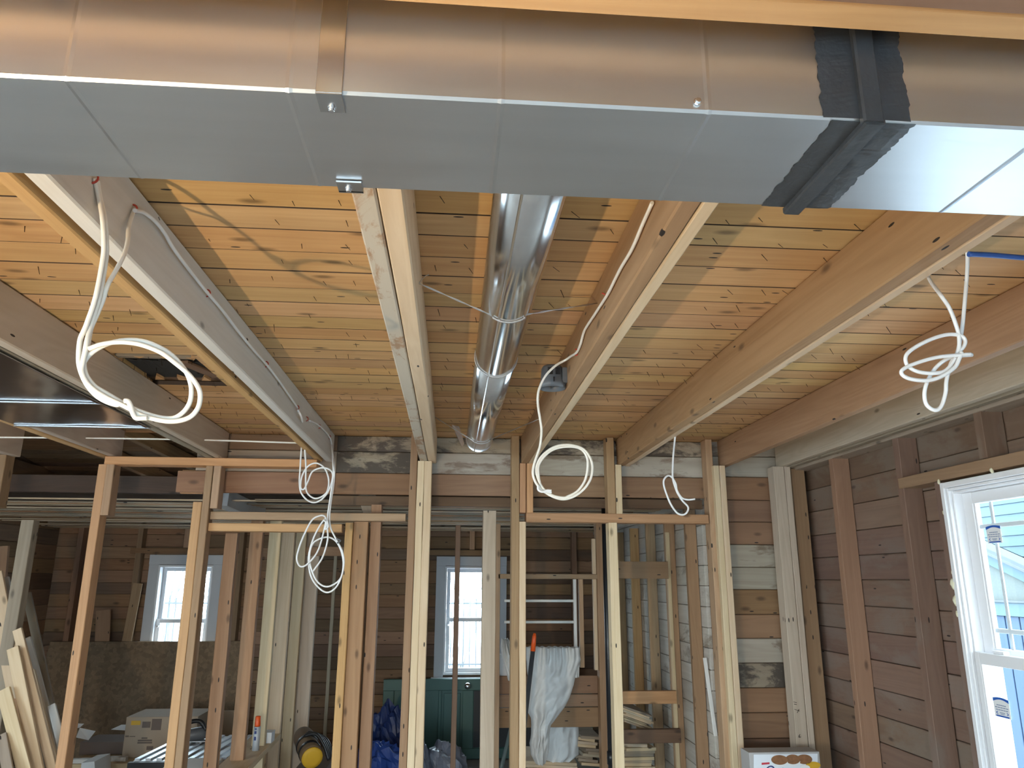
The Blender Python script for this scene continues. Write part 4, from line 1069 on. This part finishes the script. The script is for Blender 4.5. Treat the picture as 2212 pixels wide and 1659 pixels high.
lathe('door_knob', [(0.012, 0), (0.010, 0.025), (0.026, 0.035), (0.030, 0.05), (0.024, 0.065), (0.006, 0.07)], 'zinc', (kx.x, 7.515, zt - 0.055), (0, -1, 0), gd, n=20)
# OSB sheet
xo0, xo1 = AtY(100, 1387, 7.5).x, AtY(522, 1387, 7.5).x
zo = AtY(300, 1387, 7.52).z
osb = poly_slab('osb_sheet', [(xo0, 7.30, 0.005), (xo1, 7.30, 0.005), (xo1, 7.57, zo), (xo0, 7.57, zo)], (0, 0.014, 0.003), 'osb')
tag(osb, 'large dark flake board sheet leaning under the small left window', 'board')
# other boards by the left window
for (p, q, w, lab) in (((250, 1387), (298, 1260), 0.085, 'slanted pale board leaning left of the small window'), ((208, 1387), (224, 1318), 0.13, 'short tan board end standing behind the flake board')):
    a_, b_ = AtY(p[0] + 10, p[1] + 70, 7.60), AtY(q[0], q[1], 7.60)
    tag(beam('leaning_board', a_, b_, w, 0.018, 'old', side=(1, 0, 0)), lab, 'board')
tag(box('tan_panel', AtY(405, 1560, 7.0).x, AtY(512, 1560, 7.0).x, 7.0, 7.012, 0.0, AtY(450, 1535, 7.0).z, 'card', 'x'), 'tan hardboard panel standing behind the tool bench', 'panel')

# lumber leaning at far left
lum = [((-14, 1240), (70, 1659), 34, 'new', 4.75, 'widest pale board of the leaning lumber at the far left'),
       ((8, 1250), (100, 1665), 20, 'whitewood', 4.85, 'white board top of the leaning lumber behind the grey stud'),
       ((38, 1360), (118, 1680), 17, 'new', 4.62, 'pale board in the middle of the leaning lumber'),
       ((28, 1400), (86, 1690), 22, 'new', 4.545, 'long pale board with a dark seam in the leaning lumber'),
       ((58, 1282), (138, 1660), 15, 'grey_old', 5.0, 'long grey board, rightmost of the leaning lumber'),
       ((60, 1378), (130, 1640), 12, 'whitewood', 4.9, 'slim white board in the leaning lumber'),
       ((70, 1448), (125, 1665), 10, 'new', 4.7, 'thin pinkish edged board in the leaning lumber'),
       ((20, 1460), (62, 1668), 10, 'orange', 4.70, 'orange board edge showing between the leaning lumber'),
       ((8, 1490), (60, 1690), 24, 'new', 4.465, 'front pale board low in the leaning lumber'),
       ((4, 1588), (22, 1690), 18, 'grey_old', 4.385, 'short grey stub in front of the leaning lumber'),
       ((112, 1524), (134, 1612), 14, 'whitewood', 4.78, 'short white board end beside the leaning lumber')]
for (a0, b0_, w, mt, Y, lab) in lum:
    a_, b_ = AtY(a0[0], a0[1], Y + 0.12), AtY(b0_[0], b0_[1], Y)
    d = (b_ - a_).normalized(); b_ = a_ + d * ((a_.z - 0.02) / -d.z)
    tag(beam('lumber_board', a_, b_, w * Y / F_PX, 0.022, mt, side=(1, 0, 0), jit=0.0008), lab, 'board', 'lumber leaning at the far left')
tag(beam('lumber_board', AtY(5, 1180, 5.6), Vector((AtY(30, 1300, 5.6).x, 5.6, 0.02)), 0.09, 0.03, 'brown', side=(1, 0, 0)), 'dark brown board standing behind the leaning lumber', 'board', 'lumber leaning at the far left')

# low bench of planks with the carton
bz = AtY(310, 1632, 6.5).z
be = empty('plank_bench', (-2.3, 6.5, 0), 'low stack of pale planks under the cardboard carton', 'bench')
xl = AtY(165, 1620, 6.4).x; xr = AtY(440, 1620, 6.4).x
for i, zz_ in enumerate((bz - 0.045, bz - 0.092, bz - 0.14)):
    box('plank', xl + i * 0.06, xr, 6.25, 6.95, zz_ - 0.002, zz_ + 0.043, ('new', 'old', 'new')[i], 'x', be, jit=0.001)
for xx in (xl + 0.2, xr - 0.2):
    box('leg', xx, xx + 0.05, 6.4, 6.8, 0, bz - 0.143, 'old', 'z', be)
# carton
cb = empty('carton', (0, 6.5, bz), 'brown cardboard carton with printed labels on the plank stack', 'box')
xa_, xb_ = AtY(264, 1628, 6.42).x, AtY(420, 1628, 6.42).x
zc1 = AtY(270, 1549, 6.42).z
box('carton_body', xa_, xb_, 6.42, 6.80, bz, zc1, 'card', 'x', cb, ch=0.003)
def prt(l, r, t, b, mt):
    p, q = AtY(l, t, 6.418), AtY(r, b, 6.418)
    box('printed_mark', p.x, q.x, 6.4165, 6.419, q.z, p.z, mt, 'x', cb, ch=0.0002)
prt(284, 303, 1557, 1566, 'yellow'); prt(308, 324, 1559, 1572, 'dcard'); prt(329, 347, 1553, 1577, 'dcard')
prt(271, 278, 1589, 1592, 'dcard'); prt(280, 292, 1590, 1591.5, 'dcard'); prt(298, 328, 1598, 1601, 'dcard'); prt(297, 328, 1603, 1606, 'dcard'); prt(306, 318, 1593, 1596, 'dcard'); prt(317, 330, 1612, 1620, 'dcard')
# white flaps of an opened carton
of = empty('open_carton', (AtY(190, 1600, 6.6).x, 6.6, bz), 'opened dark carton with white inside flaps left of the brown carton', 'box')
p0, p1 = AtY(168, 1597, 6.5), AtY(262, 1620, 6.5)
box('carton_body', p0.x, p1.x, 6.55, 6.85, bz, bz + 0.09, 'dcard', 'x', of)
for pts in ([(172, 1573), (206, 1580), (191, 1599), (164, 1593)], [(160, 1563), (181, 1564), (172, 1572), (160, 1574)], [(240, 1576), (262, 1566), (275, 1566), (272, 1578)]):
    q = [AtY(x, y_, 6.52 + i * 0.02) for i, (x, y_) in enumerate(pts)]
    poly_slab('carton_flap', q, (0, 0.004, 0.002), 'paper', of)
# white plank on top
tag(poly_slab('white_board_offcut', [(xl + 0.02, 6.262, bz), (xl + 0.19, 6.262, bz), (xl + 0.30, 6.31, bz), (xl + 0.40, 6.31, bz), (xl + 0.40, 6.36, bz), (xl + 0.29, 6.36, bz), (xl + 0.18, 6.31, bz), (xl + 0.02, 6.31, bz)], (0, 0, 0.028), 'whitewood'), 'bent white trim offcut lying on the plank stack', 'offcut')
tag(poly_slab('white_bucket_lid', [AtY(176, 1648, 5.9), AtY(204, 1645, 5.9), AtY(206, 1690, 5.9), AtY(172, 1690, 5.9)], (0, 0.25, 0), 'paper'), 'white tub standing in front of the plank stack', 'tub')

# ridged tool table
tt = empty('saw_table', (-1.75, 5.6, 0), 'ridged aluminium saw table with a black front edge behind the window studs', 'table saw')
p = AtY(288, 1644, 5.45); q = AtY(352, 1644, 5.45); zt = p.z
dx = AtY(372, 1586, 6.35).x - p.x
tw = 0.56
poly_slab('table_top', [(p.x, 5.45, zt), (p.x + tw, 5.45, zt), (p.x + tw + 0.05, 6.22, zt), (p.x + 0.05, 6.22, zt)], (0, 0, -0.03), 'alu', tt)
for i in range(9):
    xx = p.x + 0.02 + i * 0.068
    beam('table_ridge', (xx, 5.46, zt + 0.006), (xx + 0.05, 6.21, zt + 0.006), 0.034, 0.012, 'alu', tt, side=(1, 0, 0))
box('front_rail', p.x - 0.02, p.x + tw, 5.41, 5.448, zt - 0.09, zt - 0.002, 'black', 'x', tt)
for xx in (p.x + 0.05, p.x + tw - 0.09):
    for yy in (5.5, 6.15): box('leg', xx, xx + 0.04, yy, yy + 0.04, 0, zt - 0.03, 'greybox', 'z', tt)
# power tool
pt = empty('power_saw', (AtY(420, 1590, 6.0).x, 6.0, zt), 'grey power tool with orange button lying on the saw table', 'power tool')
c_ = AtY(421, 1580, 6.0); c_.x = min(c_.x, p.x + 0.42)
lathe('motor_body', [(0.03, -0.09), (0.042, -0.07), (0.045, 0.05), (0.035, 0.08), (0.0, 0.09)], 'greybox', (c_.x, 6.0, zt + 0.055), (0.9, 0.3, 0.1), pt)
tube('handle', [Vector((c_.x - .07, 6.0, zt + .06)), Vector((c_.x - .05, 6.0, zt + .13)), Vector((c_.x + .03, 6.0, zt + .14)), Vector((c_.x + .08, 6.0, zt + .08))], 0.016, 'black', pt)
lathe('button', [(0.022, 0), (0.02, 0.012), (0.0, 0.014)], 'orange_pl', (c_.x - 0.045, 5.955, zt + 0.06), (-.4, -1, 0), pt)
box('shoe', c_.x - 0.12, c_.x + 0.12, 5.95, 6.05, zt + 0.0135, zt + 0.018, 'alu', 'x', pt)
# white sheet stack with a red line
sp = empty('sheet_stack', (AtY(420, 1645, 5.3).x, 5.3, 0), 'stack of white sheets with a red stripe below the power tool', 'stack')
p = AtY(404, 1640, 5.25); q = AtY(434, 1640, 5.25)
for i in range(5):
    z = p.z - 0.012 * (5 - i) - 0.02
    box('sheet', p.x - 0.1, q.x + 0.1, 5.05, 5.38, z, z + 0.010, 'paper' if i != 2 else 'redprint', 'x', sp, ch=0.001)
box('crate', p.x - 0.1, q.x + 0.1, 5.06, 5.38, 0, p.z - 0.081, 'boxgrey', 'z', sp)
# lath pile between studs
lp = [AtY(470, 1628 + i * 7, 6.3) for i in range(5)]
for i, p in enumerate(lp):
    o = box('lath_strip', p.x, p.x + 0.16, 6.3, 6.6, p.z - 0.012, p.z + 0.008, 'lath' if i % 2 else 'new', 'y', jit=0.0005)
    tag(o, ('top', 'second', 'third', 'fourth', 'bottom')[i] + ' strip of the small lath pile between the studs', 'lath strip', 'lath pile between the studs')
tag(box('support_block', lp[0].x, lp[0].x + 0.16, 6.32, 6.58, 0, lp[-1].z - 0.013, 'card', 'z'), 'tan block under the small lath pile', 'block')
# bench plank with caulk tube and small white box
bp0, bp1 = AtZ(548, 1652, 0.55), AtZ(604, 1592, 0.55)
bn = empty('work_bench', ((bp0.x + bp1.x) / 2, (bp0.y + bp1.y) / 2, 0), 'narrow pale work bench with a tube and a small white box on it', 'bench')
d = (bp1 - bp0).normalized(); s_ = Vector((-d.y, d.x, 0))
beam('bench_top', bp0 - d * 0.5 + s_ * 0.09, bp1 + d * 0.05 + s_ * 0.09, 0.18, 0.035, 'new', bn, side=s_)
for t in (-0.3, 0.9):
    c_ = bp0 + (bp1 - bp0) * t + s_ * 0.09
    box('leg', c_.x - 0.03, c_.x + 0.03, c_.y - 0.03, c_.y + 0.03, 0, 0.532, 'old', 'z', bn)
tz = 0.568
cp = AtZ(559, 1621, tz); cp += s_ * 0.02
hh = cp.y / F_PX * 1.03
ct = empty('caulk_tube', cp, 'grey caulk tube with orange cap standing on the work bench', 'tube')
zt_ = AtY(559, 1569, cp.y).z; ztt = AtY(560, 1548, cp.y).z
r_ = 6.3 * hh
lathe('tube_body', [(r_, 0), (r_, zt_ - tz)], 'tube', (cp.x, cp.y, tz), parent=ct)
lathe('cap', [(r_ * .8, 0), (r_ * .85, 0.01), (r_ * .8, ztt - zt_), (r_ * .6, ztt - zt_ + .004)], 'orange_pl', (cp.x, cp.y, zt_), parent=ct)
for a, b in ((1572, 1575), (1578, 1584), (1590, 1598)):
    z0, z1 = AtY(559, b, cp.y).z, AtY(559, a, cp.y).z
    box('printed_mark', cp.x - r_ * .5, cp.x + r_ * .1, cp.y - r_ - 0.0012, cp.y - r_ * .8, z0, z1, 'navy', 'z', ct, ch=0.0003)
wb = AtZ(585, 1603, tz) + s_ * 0.05
ws = empty('small_white_box', wb, 'small white printed box on the far end of the work bench', 'box')
box('box_body', wb.x - 0.05, wb.x + 0.06, wb.y - 0.04, wb.y + 0.06, tz, tz + 0.065, 'boxwhite', 'x', ws)
box('printed_mark', wb.x - 0.045, wb.x + 0.02, wb.y - 0.0415, wb.y - 0.039, tz + 0.012, tz + 0.03, 'navy', 'x', ws, ch=.0003)
# yellow ended canvas roll with black straps
yc = AtY(674, 1636, 5.5)
rr = 21 * 5.5 / F_PX
yr_ = empty('canvas_roll', (yc.x, 5.5, 0), 'brown canvas roll with a mustard yellow round end and black straps', 'roll')
ax = Vector((-0.35, 0.9, 0.22)).normalized()
lathe('roll_body', [(rr * .96, 0), (rr * 1.02, 0.03), (rr * 1.0, 0.30), (rr * .9, 0.34)], 'brownroll', yc, ax, yr_)
lathe('roll_end', [(rr * .97, -0.004), (rr * .95, -0.012), (rr * .6, -0.016), (0.001, -0.017)], 'yellow', yc, ax, yr_)
for t in (0.06, 0.16):
    lathe('strap', [(rr * 1.05, 0), (rr * 1.07, 0.005), (rr * 1.07, 0.025), (rr * 1.05, 0.03)], 'black', yc + ax * t, ax, yr_)
for k in range(4):
    a_ = yc + ax * (0.10 + k * 0.02) + Vector((0.01 + 0.012 * k, 0, rr * 1.0))
    tube('strap', [a_ + Vector((-.05, 0, .02)), a_ + Vector((0.03, -.02, 0.035 - .01 * k)), a_ + Vector((0.09, -.04, -0.03)), a_ + Vector((0.13, -.05, -0.12))], 0.011, 'black', yr_)
box('support_block', yc.x - 0.11, yc.x + 0.09, 5.5, 5.9, 0, yc.z - rr * 1.07, 'dark', 'x', yr_)

# tarps
def heap(name, label, loc, sx, sy, sz, mat, seed, cat='tarp'):
    bm = bmesh.new(); bmesh.ops.create_uvsphere(bm, u_segments=40, v_segments=24, radius=1)
    for v in bm.verts:
        p = v.co.copy()
        n_ = noise.ridged_multi_fractal(p * 1.5 + Vector((seed, 0, 0)), 1.0, 2.0, 3, 1.0, 2.0)
        v.co *= 0.72 + 0.20 * n_ + 0.10 * noise.noise(p * 5 + Vector((seed, 3, 1)))
        v.co.x *= sx; v.co.y *= sy; v.co.z = max(v.co.z, -0.45) * sz
    me = bpy.data.meshes.new(name); bm.to_mesh(me); bm.free()
    return tag(put(name, me, mat, Matrix.Translation(loc)), label, cat, 'tarps on the floor')
p = AtY(836, 1592, 6.75); heap('crumpled_tarp', 'dark blue crumpled tarp behind the bright blue one', Vector((p.x, 6.75, 0.19)), 0.24, 0.19, 0.43, 'tarp_navy', 3)
p = AtY(818, 1640, 6.25); heap('crumpled_tarp', 'bright blue folded tarp in front of the dark blue one', Vector((p.x, 6.25, 0.13)), 0.25, 0.19, 0.29, 'tarp_blue', 11)
p = AtY(893, 1640, 6.45); heap('crumpled_tarp', 'grey blue tarp between the blue one and the pale studs', Vector((p.x, 6.35, 0.14)), 0.14, 0.25, 0.31, 'tarp_grey', 21)
p = AtY(958, 1640, 6.5); heap('crumpled_tarp', 'grey tarp with white underside right of the pale studs', Vector((p.x, 6.5, 0.11)), 0.19, 0.25, 0.26, 'tarp_grey', 31)

# hanging white coverall
def cloth(name, rows, Y, bulge, mat, parent, seed, folds=7, nu=56):
    vs, fs = [], []
    P = []
    for (a, b) in zip(rows, rows[1:]):
        for k in range(9):
            t = k / 9; P.append(tuple(a[i] + (b[i] - a[i]) * t for i in range(3)))
    P.append(rows[-1])
    for side in (0, 1):
        for j, (py, xl_, xr_) in enumerate(P):
            for i in range(nu + 1):
                u = i / nu
                w_ = math.sin(math.pi * u) ** 0.6
                f_ = noise.noise(Vector((u * folds, py * 0.012, seed))) * 0.6 + math.sin(u * folds * 9 + py * .012 + seed + 2 * noise.noise(Vector((u * 5, py * .01, seed)))) * 0.5 * max(0, 1 - (py - 1395) / 70)
                f_ += noise.noise(Vector((u * 4 + py * .02, py * 0.03 - u * 2, seed + 5))) * 0.5
                f_ += noise.ridged_multi_fractal(Vector((u * 3.2 + py * .008, py * 0.022, seed + 8)), 1.0, 2.0, 3, 1.0, 2.0) * 0.22 - 0.2
                yy = Y - (bulge * w_ * (0.8 + 0.75 * f_)) if side == 0 else Y + bulge * 0.35 * w_
                jag = 1.5 * noise.noise(Vector((i * 0.9, py * .05, seed))) if i in (0, nu) else 0
                vs.append(AtY(xl_ + (xr_ - xl_) * u + jag, py + 2.0 * f_ * (1 if j == 0 else 0), Y) + Vector((0, yy - Y, 0)))
    n = nu + 1; m_ = len(P)
    for s in (0, 1):
        o_ = s * n * m_
        for j in range(m_ - 1):
            for i in range(nu):
                q = (o_ + j * n + i, o_ + j * n + i + 1, o_ + (j + 1) * n + i + 1, o_ + (j + 1) * n + i)
                fs.append(q if s else tuple(reversed(q)))
    for j in (0, m_ - 1):
        for i in range(nu):
            a, b = j * n + i, j * n + i + 1; fs.append((a, b, b + n * m_, a + n * m_))
    for j in range(m_ - 1):
        for i in (0, nu):
            a, b = j * n + i, (j + 1) * n + i; fs.append((a, b, b + n * m_, a + n * m_))
    c_ = sum(vs, Vector()) / len(vs)
    me = bpy.data.meshes.new(name); me.from_pydata([v - c_ for v in vs], [], fs); me.update()
    bm = bmesh.new(); bm.from_mesh(me); bmesh.ops.recalc_face_normals(bm, faces=bm.faces[:]); bm.to_mesh(me); bm.free()
    for f in me.polygons: f.use_smooth = True
    return put(name, me, mat, Matrix.Translation(c_), parent)
YCV = 5.52
cv = empty('coverall', AtY(1195, 1400, YCV), 'white protective coverall hanging over the old timber frame', 'coverall')
cloth('front_body', [(1397, 1136, 1252), (1425, 1136, 1254), (1460, 1140, 1243), (1480, 1141, 1240), (1505, 1139, 1231), (1530, 1136, 1218), (1550, 1146, 1203), (1566, 1148, 1190), (1582, 1147, 1187), (1605, 1144, 1187), (1630, 1147, 1184), (1648, 1156, 1178)], YCV, 0.085, 'white_tyvek', cv, 2.0, 6)
cloth('back_leg', [(1540, 1190, 1248), (1577, 1184, 1250), (1600, 1180, 1251), (1630, 1178, 1250), (1645, 1180, 1232), (1665, 1182, 1215)], YC + 0.20, 0.07, 'white_tyvek', cv, 9.0, 5)
cloth('waist_flap', [(1398, 1228, 1251), (1430, 1230, 1252), (1463, 1232, 1251)], YCV + 0.03, 0.04, 'white_tyvek', cv, 14.0, 4)
cloth('sleeve', [(1379, 1083, 1098), (1395, 1081, 1108), (1412, 1083, 1114), (1440, 1090, 1122), (1470, 1098, 1128)], YCV, 0.06, 'white_tyvek', cv, 19.0, 4)
# white carton behind the sleeve
p, q = AtY(1073, 1414, 5.72), AtY(1098, 1463, 5.72)
tag(box('painted_board', p.x, q.x, 5.74, 5.80, q.z, p.z, 'vinyl', 'z'), 'small white painted board end behind the coverall sleeve', 'board')
# pole with orange tip
pa, pb = AtY(1155, 1368, 5.36), AtY(1133, 1560, 5.30)
d = (pb - pa).normalized(); pe = pa + d * ((pa.z - 0.0) / -d.z)
po = empty('tool_pole', pe, 'dark grey tool pole with orange tip leaning on the coverall', 'pole')
pm = AtY(1151, 1407, 5.35)
tube('orange_tip', [pa, pa + d * 0.02, pm], 0.016, 'orange_pl', po, n=12, smooth=0, radii=[0.008, 0.014, 0.017])
tube('shaft', [pm, pe], 0.0155, 'greypole', po, n=12, smooth=0)
pa, pe = AtY(1101, 1585, 6.2), AtY(1082, 1664, 6.1)
d = (pe - pa).normalized(); pe = pa + d * (pa.z / -d.z)
tag(tube('stick', [pa - d * 0.35, pe], 0.015, 'sage', None, n=10, smooth=0), 'grey green stick leaning behind the knotty stud', 'stick')

# stacks of old flooring planks
def plank_stack(group, where, px0, px1, py0, py1, Y, n, ang, L=0.5, mats=('lath', 'new', 'grey_old')):
    for i in range(n):
        py = py0 + (py1 - py0) * (i + 0.5) / n
        a_ = AtY(px0, py + random.uniform(-1, 1), Y); b_ = AtY(px1, py + random.uniform(-1, 1) + ang, Y)
        th = (py1 - py0) / n * Y / F_PX * 0.85
        w_ = (b_ - a_).length
        o = beam('floor_strip', a_ + Vector((0, L / 2 + random.uniform(-.03, .03), 0)), b_ + Vector((0, L / 2, 0)), L, th, random.choice(mats), side=(0, 1, 0), ch=0.001)
        tag(o, 'old flooring strip in the ' + where, 'flooring strip', group)
plank_stack('strips right of the coverall', 'stack right of the coverall legs', 1254, 1296, 1588, 1652, 5.78, 10, 4)
plank_stack('strips in the slanted pile', 'slanted pile in the narrow bay', 1341, 1402, 1522, 1556, 5.35, 8, 22)
plank_stack('strips in the straight pile', 'straight pile low in the narrow bay', 1342, 1408, 1608, 1662, 5.45, 8, 0)
plank_stack('strips below the coverall', 'heap under the coverall', 1140, 1250, 1645, 1665, 5.75, 3, 4)

# cookie carton in the corner
CY = 4.2
ck = AtY(1618, 1626, CY); ck2 = AtY(1770, 1628, CY)
cz0 = ck.z - 0.26
tb = empty('side_table', ((ck.x + ck2.x) / 2, CY + 0.1, 0), 'small wooden stand carrying the cookie carton in the corner', 'table')
box('table_top', ck.x - 0.05, ck2.x + 0.03, CY - 0.04, CY + 0.20, cz0 - 0.03, cz0 - 0.001, 'old', 'x', tb)
for xx in (ck.x - 0.03, ck2.x - 0.02):
    for yy in (CY - 0.02, CY + 0.15): box('leg', xx, xx + 0.035, yy, yy + 0.035, 0, cz0 - 0.031, 'old', 'z', tb)
cc_ = empty('cookie_carton', (ck.x, CY, cz0), 'white cookie carton with three brown cookies printed on its front', 'box')
box('carton_body', ck.x, ck2.x, CY + 0.002, CY + 0.12, cz0, ck.z, 'boxgrey', 'x', cc_, ch=0.002)
def cp_(px, py, k=0): 
    v = AtY(px, py, CY); v.y -= 0.0008 * k; return v
TT = (0, -0.0006, 0)
poly_slab('front_print', [cp_(1628, 1630), cp_(1766, 1628), cp_(1768, 1742), cp_(1628, 1745)], TT, 'boxwhite', cc_)
def oval(name, cx_, cy_, rx, ry, mt, k, rot=0.0):
    pts = []
    for i in range(28):
        a_ = 2 * math.pi * i / 28; dx_, dy_ = rx * math.cos(a_), ry * math.sin(a_)
        pts.append(cp_(cx_ + dx_ * math.cos(rot) - dy_ * math.sin(rot), cy_ + dx_ * math.sin(rot) + dy_ * math.cos(rot), k))
    poly_slab(name, pts, TT, mt, cc_)
for i, (cx_, cy_, rx) in enumerate(((1737, 1640, 17), (1712, 1640, 16), (1683, 1641, 18))):
    oval('printed_filling', cx_ + 1, cy_ + 5, rx * .93, 9.5, 'paper', 2 + i * 2, 0.05)
    oval('printed_cookie', cx_, cy_, rx, 10.5, 'cookie', 3 + i * 2, 0.05)
oval('printed_badge', 1756, 1653, 16, 8, 'yellow', 3)
oval('printed_badge', 1738, 1658, 11, 6, 'paper', 5)
poly_slab('printed_banner', [cp_(1645, 1647.5, 2), cp_(1662, 1646.5, 2), cp_(1662, 1650.5, 2), cp_(1645, 1652, 2)], TT, 'redprint', cc_)
def text(s, px, py, hpx, mt, k=2):
    cu = bpy.data.curves.new('printed_text', 'FONT'); cu.body = s; cu.size = hpx * CY / F_PX * 1.3; cu.extrude = 0.0003
    cu.shear = 0.3
    t_ = bpy.data.objects.new('text_source', cu); me = bpy.data.meshes.new_from_object(t_); bpy.data.objects.remove(t_)
    me.materials.clear(); me.materials.append(M[mt])
    o = bpy.data.objects.new('printed_text', me); COL.objects.link(o)
    o.matrix_basis = Matrix.Translation(cp_(px, py, k)) @ Matrix.Rotation(math.pi / 2, 4, 'X')
    o.parent = cc_; o.matrix_parent_inverse = world_of(cc_).inverted()
text('Oatmeal', 1650, 1675, 20, 'navy'); text('Creme', 1655, 1696, 18, 'navy')

# ================================================================== WORK LAMP (left of the camera, lights the left ceiling)
LP = Vector((-1.22, 0.10, 1.02))
wl = empty('work_lamp', (LP.x, LP.y, 0), 'small work lamp on a stand beside the camera', 'lamp')
lathe('base', [(0.16, 0), (0.16, 0.02), (0.02, 0.03)], 'black', (LP.x, LP.y, 0), parent=wl)
lathe('pole', [(0.012, 0.03), (0.012, LP.z - 0.10)], 'greypole', (LP.x, LP.y, 0), parent=wl)
lathe('reflector', [(0.02, -0.10), (0.05, -0.08), (0.075, -0.035)], 'alu', LP, (0.25, 1.1, 0.9), wl)
N = NT('warm_bulb_glow'); N.b.inputs['Emission Color'].default_value = (1, 0.72, 0.40, 1); N.b.inputs['Emission Strength'].default_value = 40
lathe('bulb', [(0.004, -0.03), (0.02, -0.012), (0.024, 0.0), (0.02, 0.012), (0.002, 0.022)], N.m, LP - Vector((0.008, .034, .03)), (0.25, 1.1, 0.9), wl, n=16)
l = bpy.data.lights.new('work_lamp_light', 'SPOT'); l.energy = 78; l.color = (1.0, 0.75, 0.44); l.shadow_soft_size = 0.018
l.spot_size = math.radians(125); l.spot_blend = 0.6
lo_ = bpy.data.objects.new('work_lamp_light', l); COL.objects.link(lo_); lo_.location = LP
lo_.rotation_euler = Vector((0.25, 1.1, 0.9)).to_track_quat('-Z', 'Y').to_euler()
lo_.parent = wl; lo_.matrix_parent_inverse = world_of(wl).inverted()
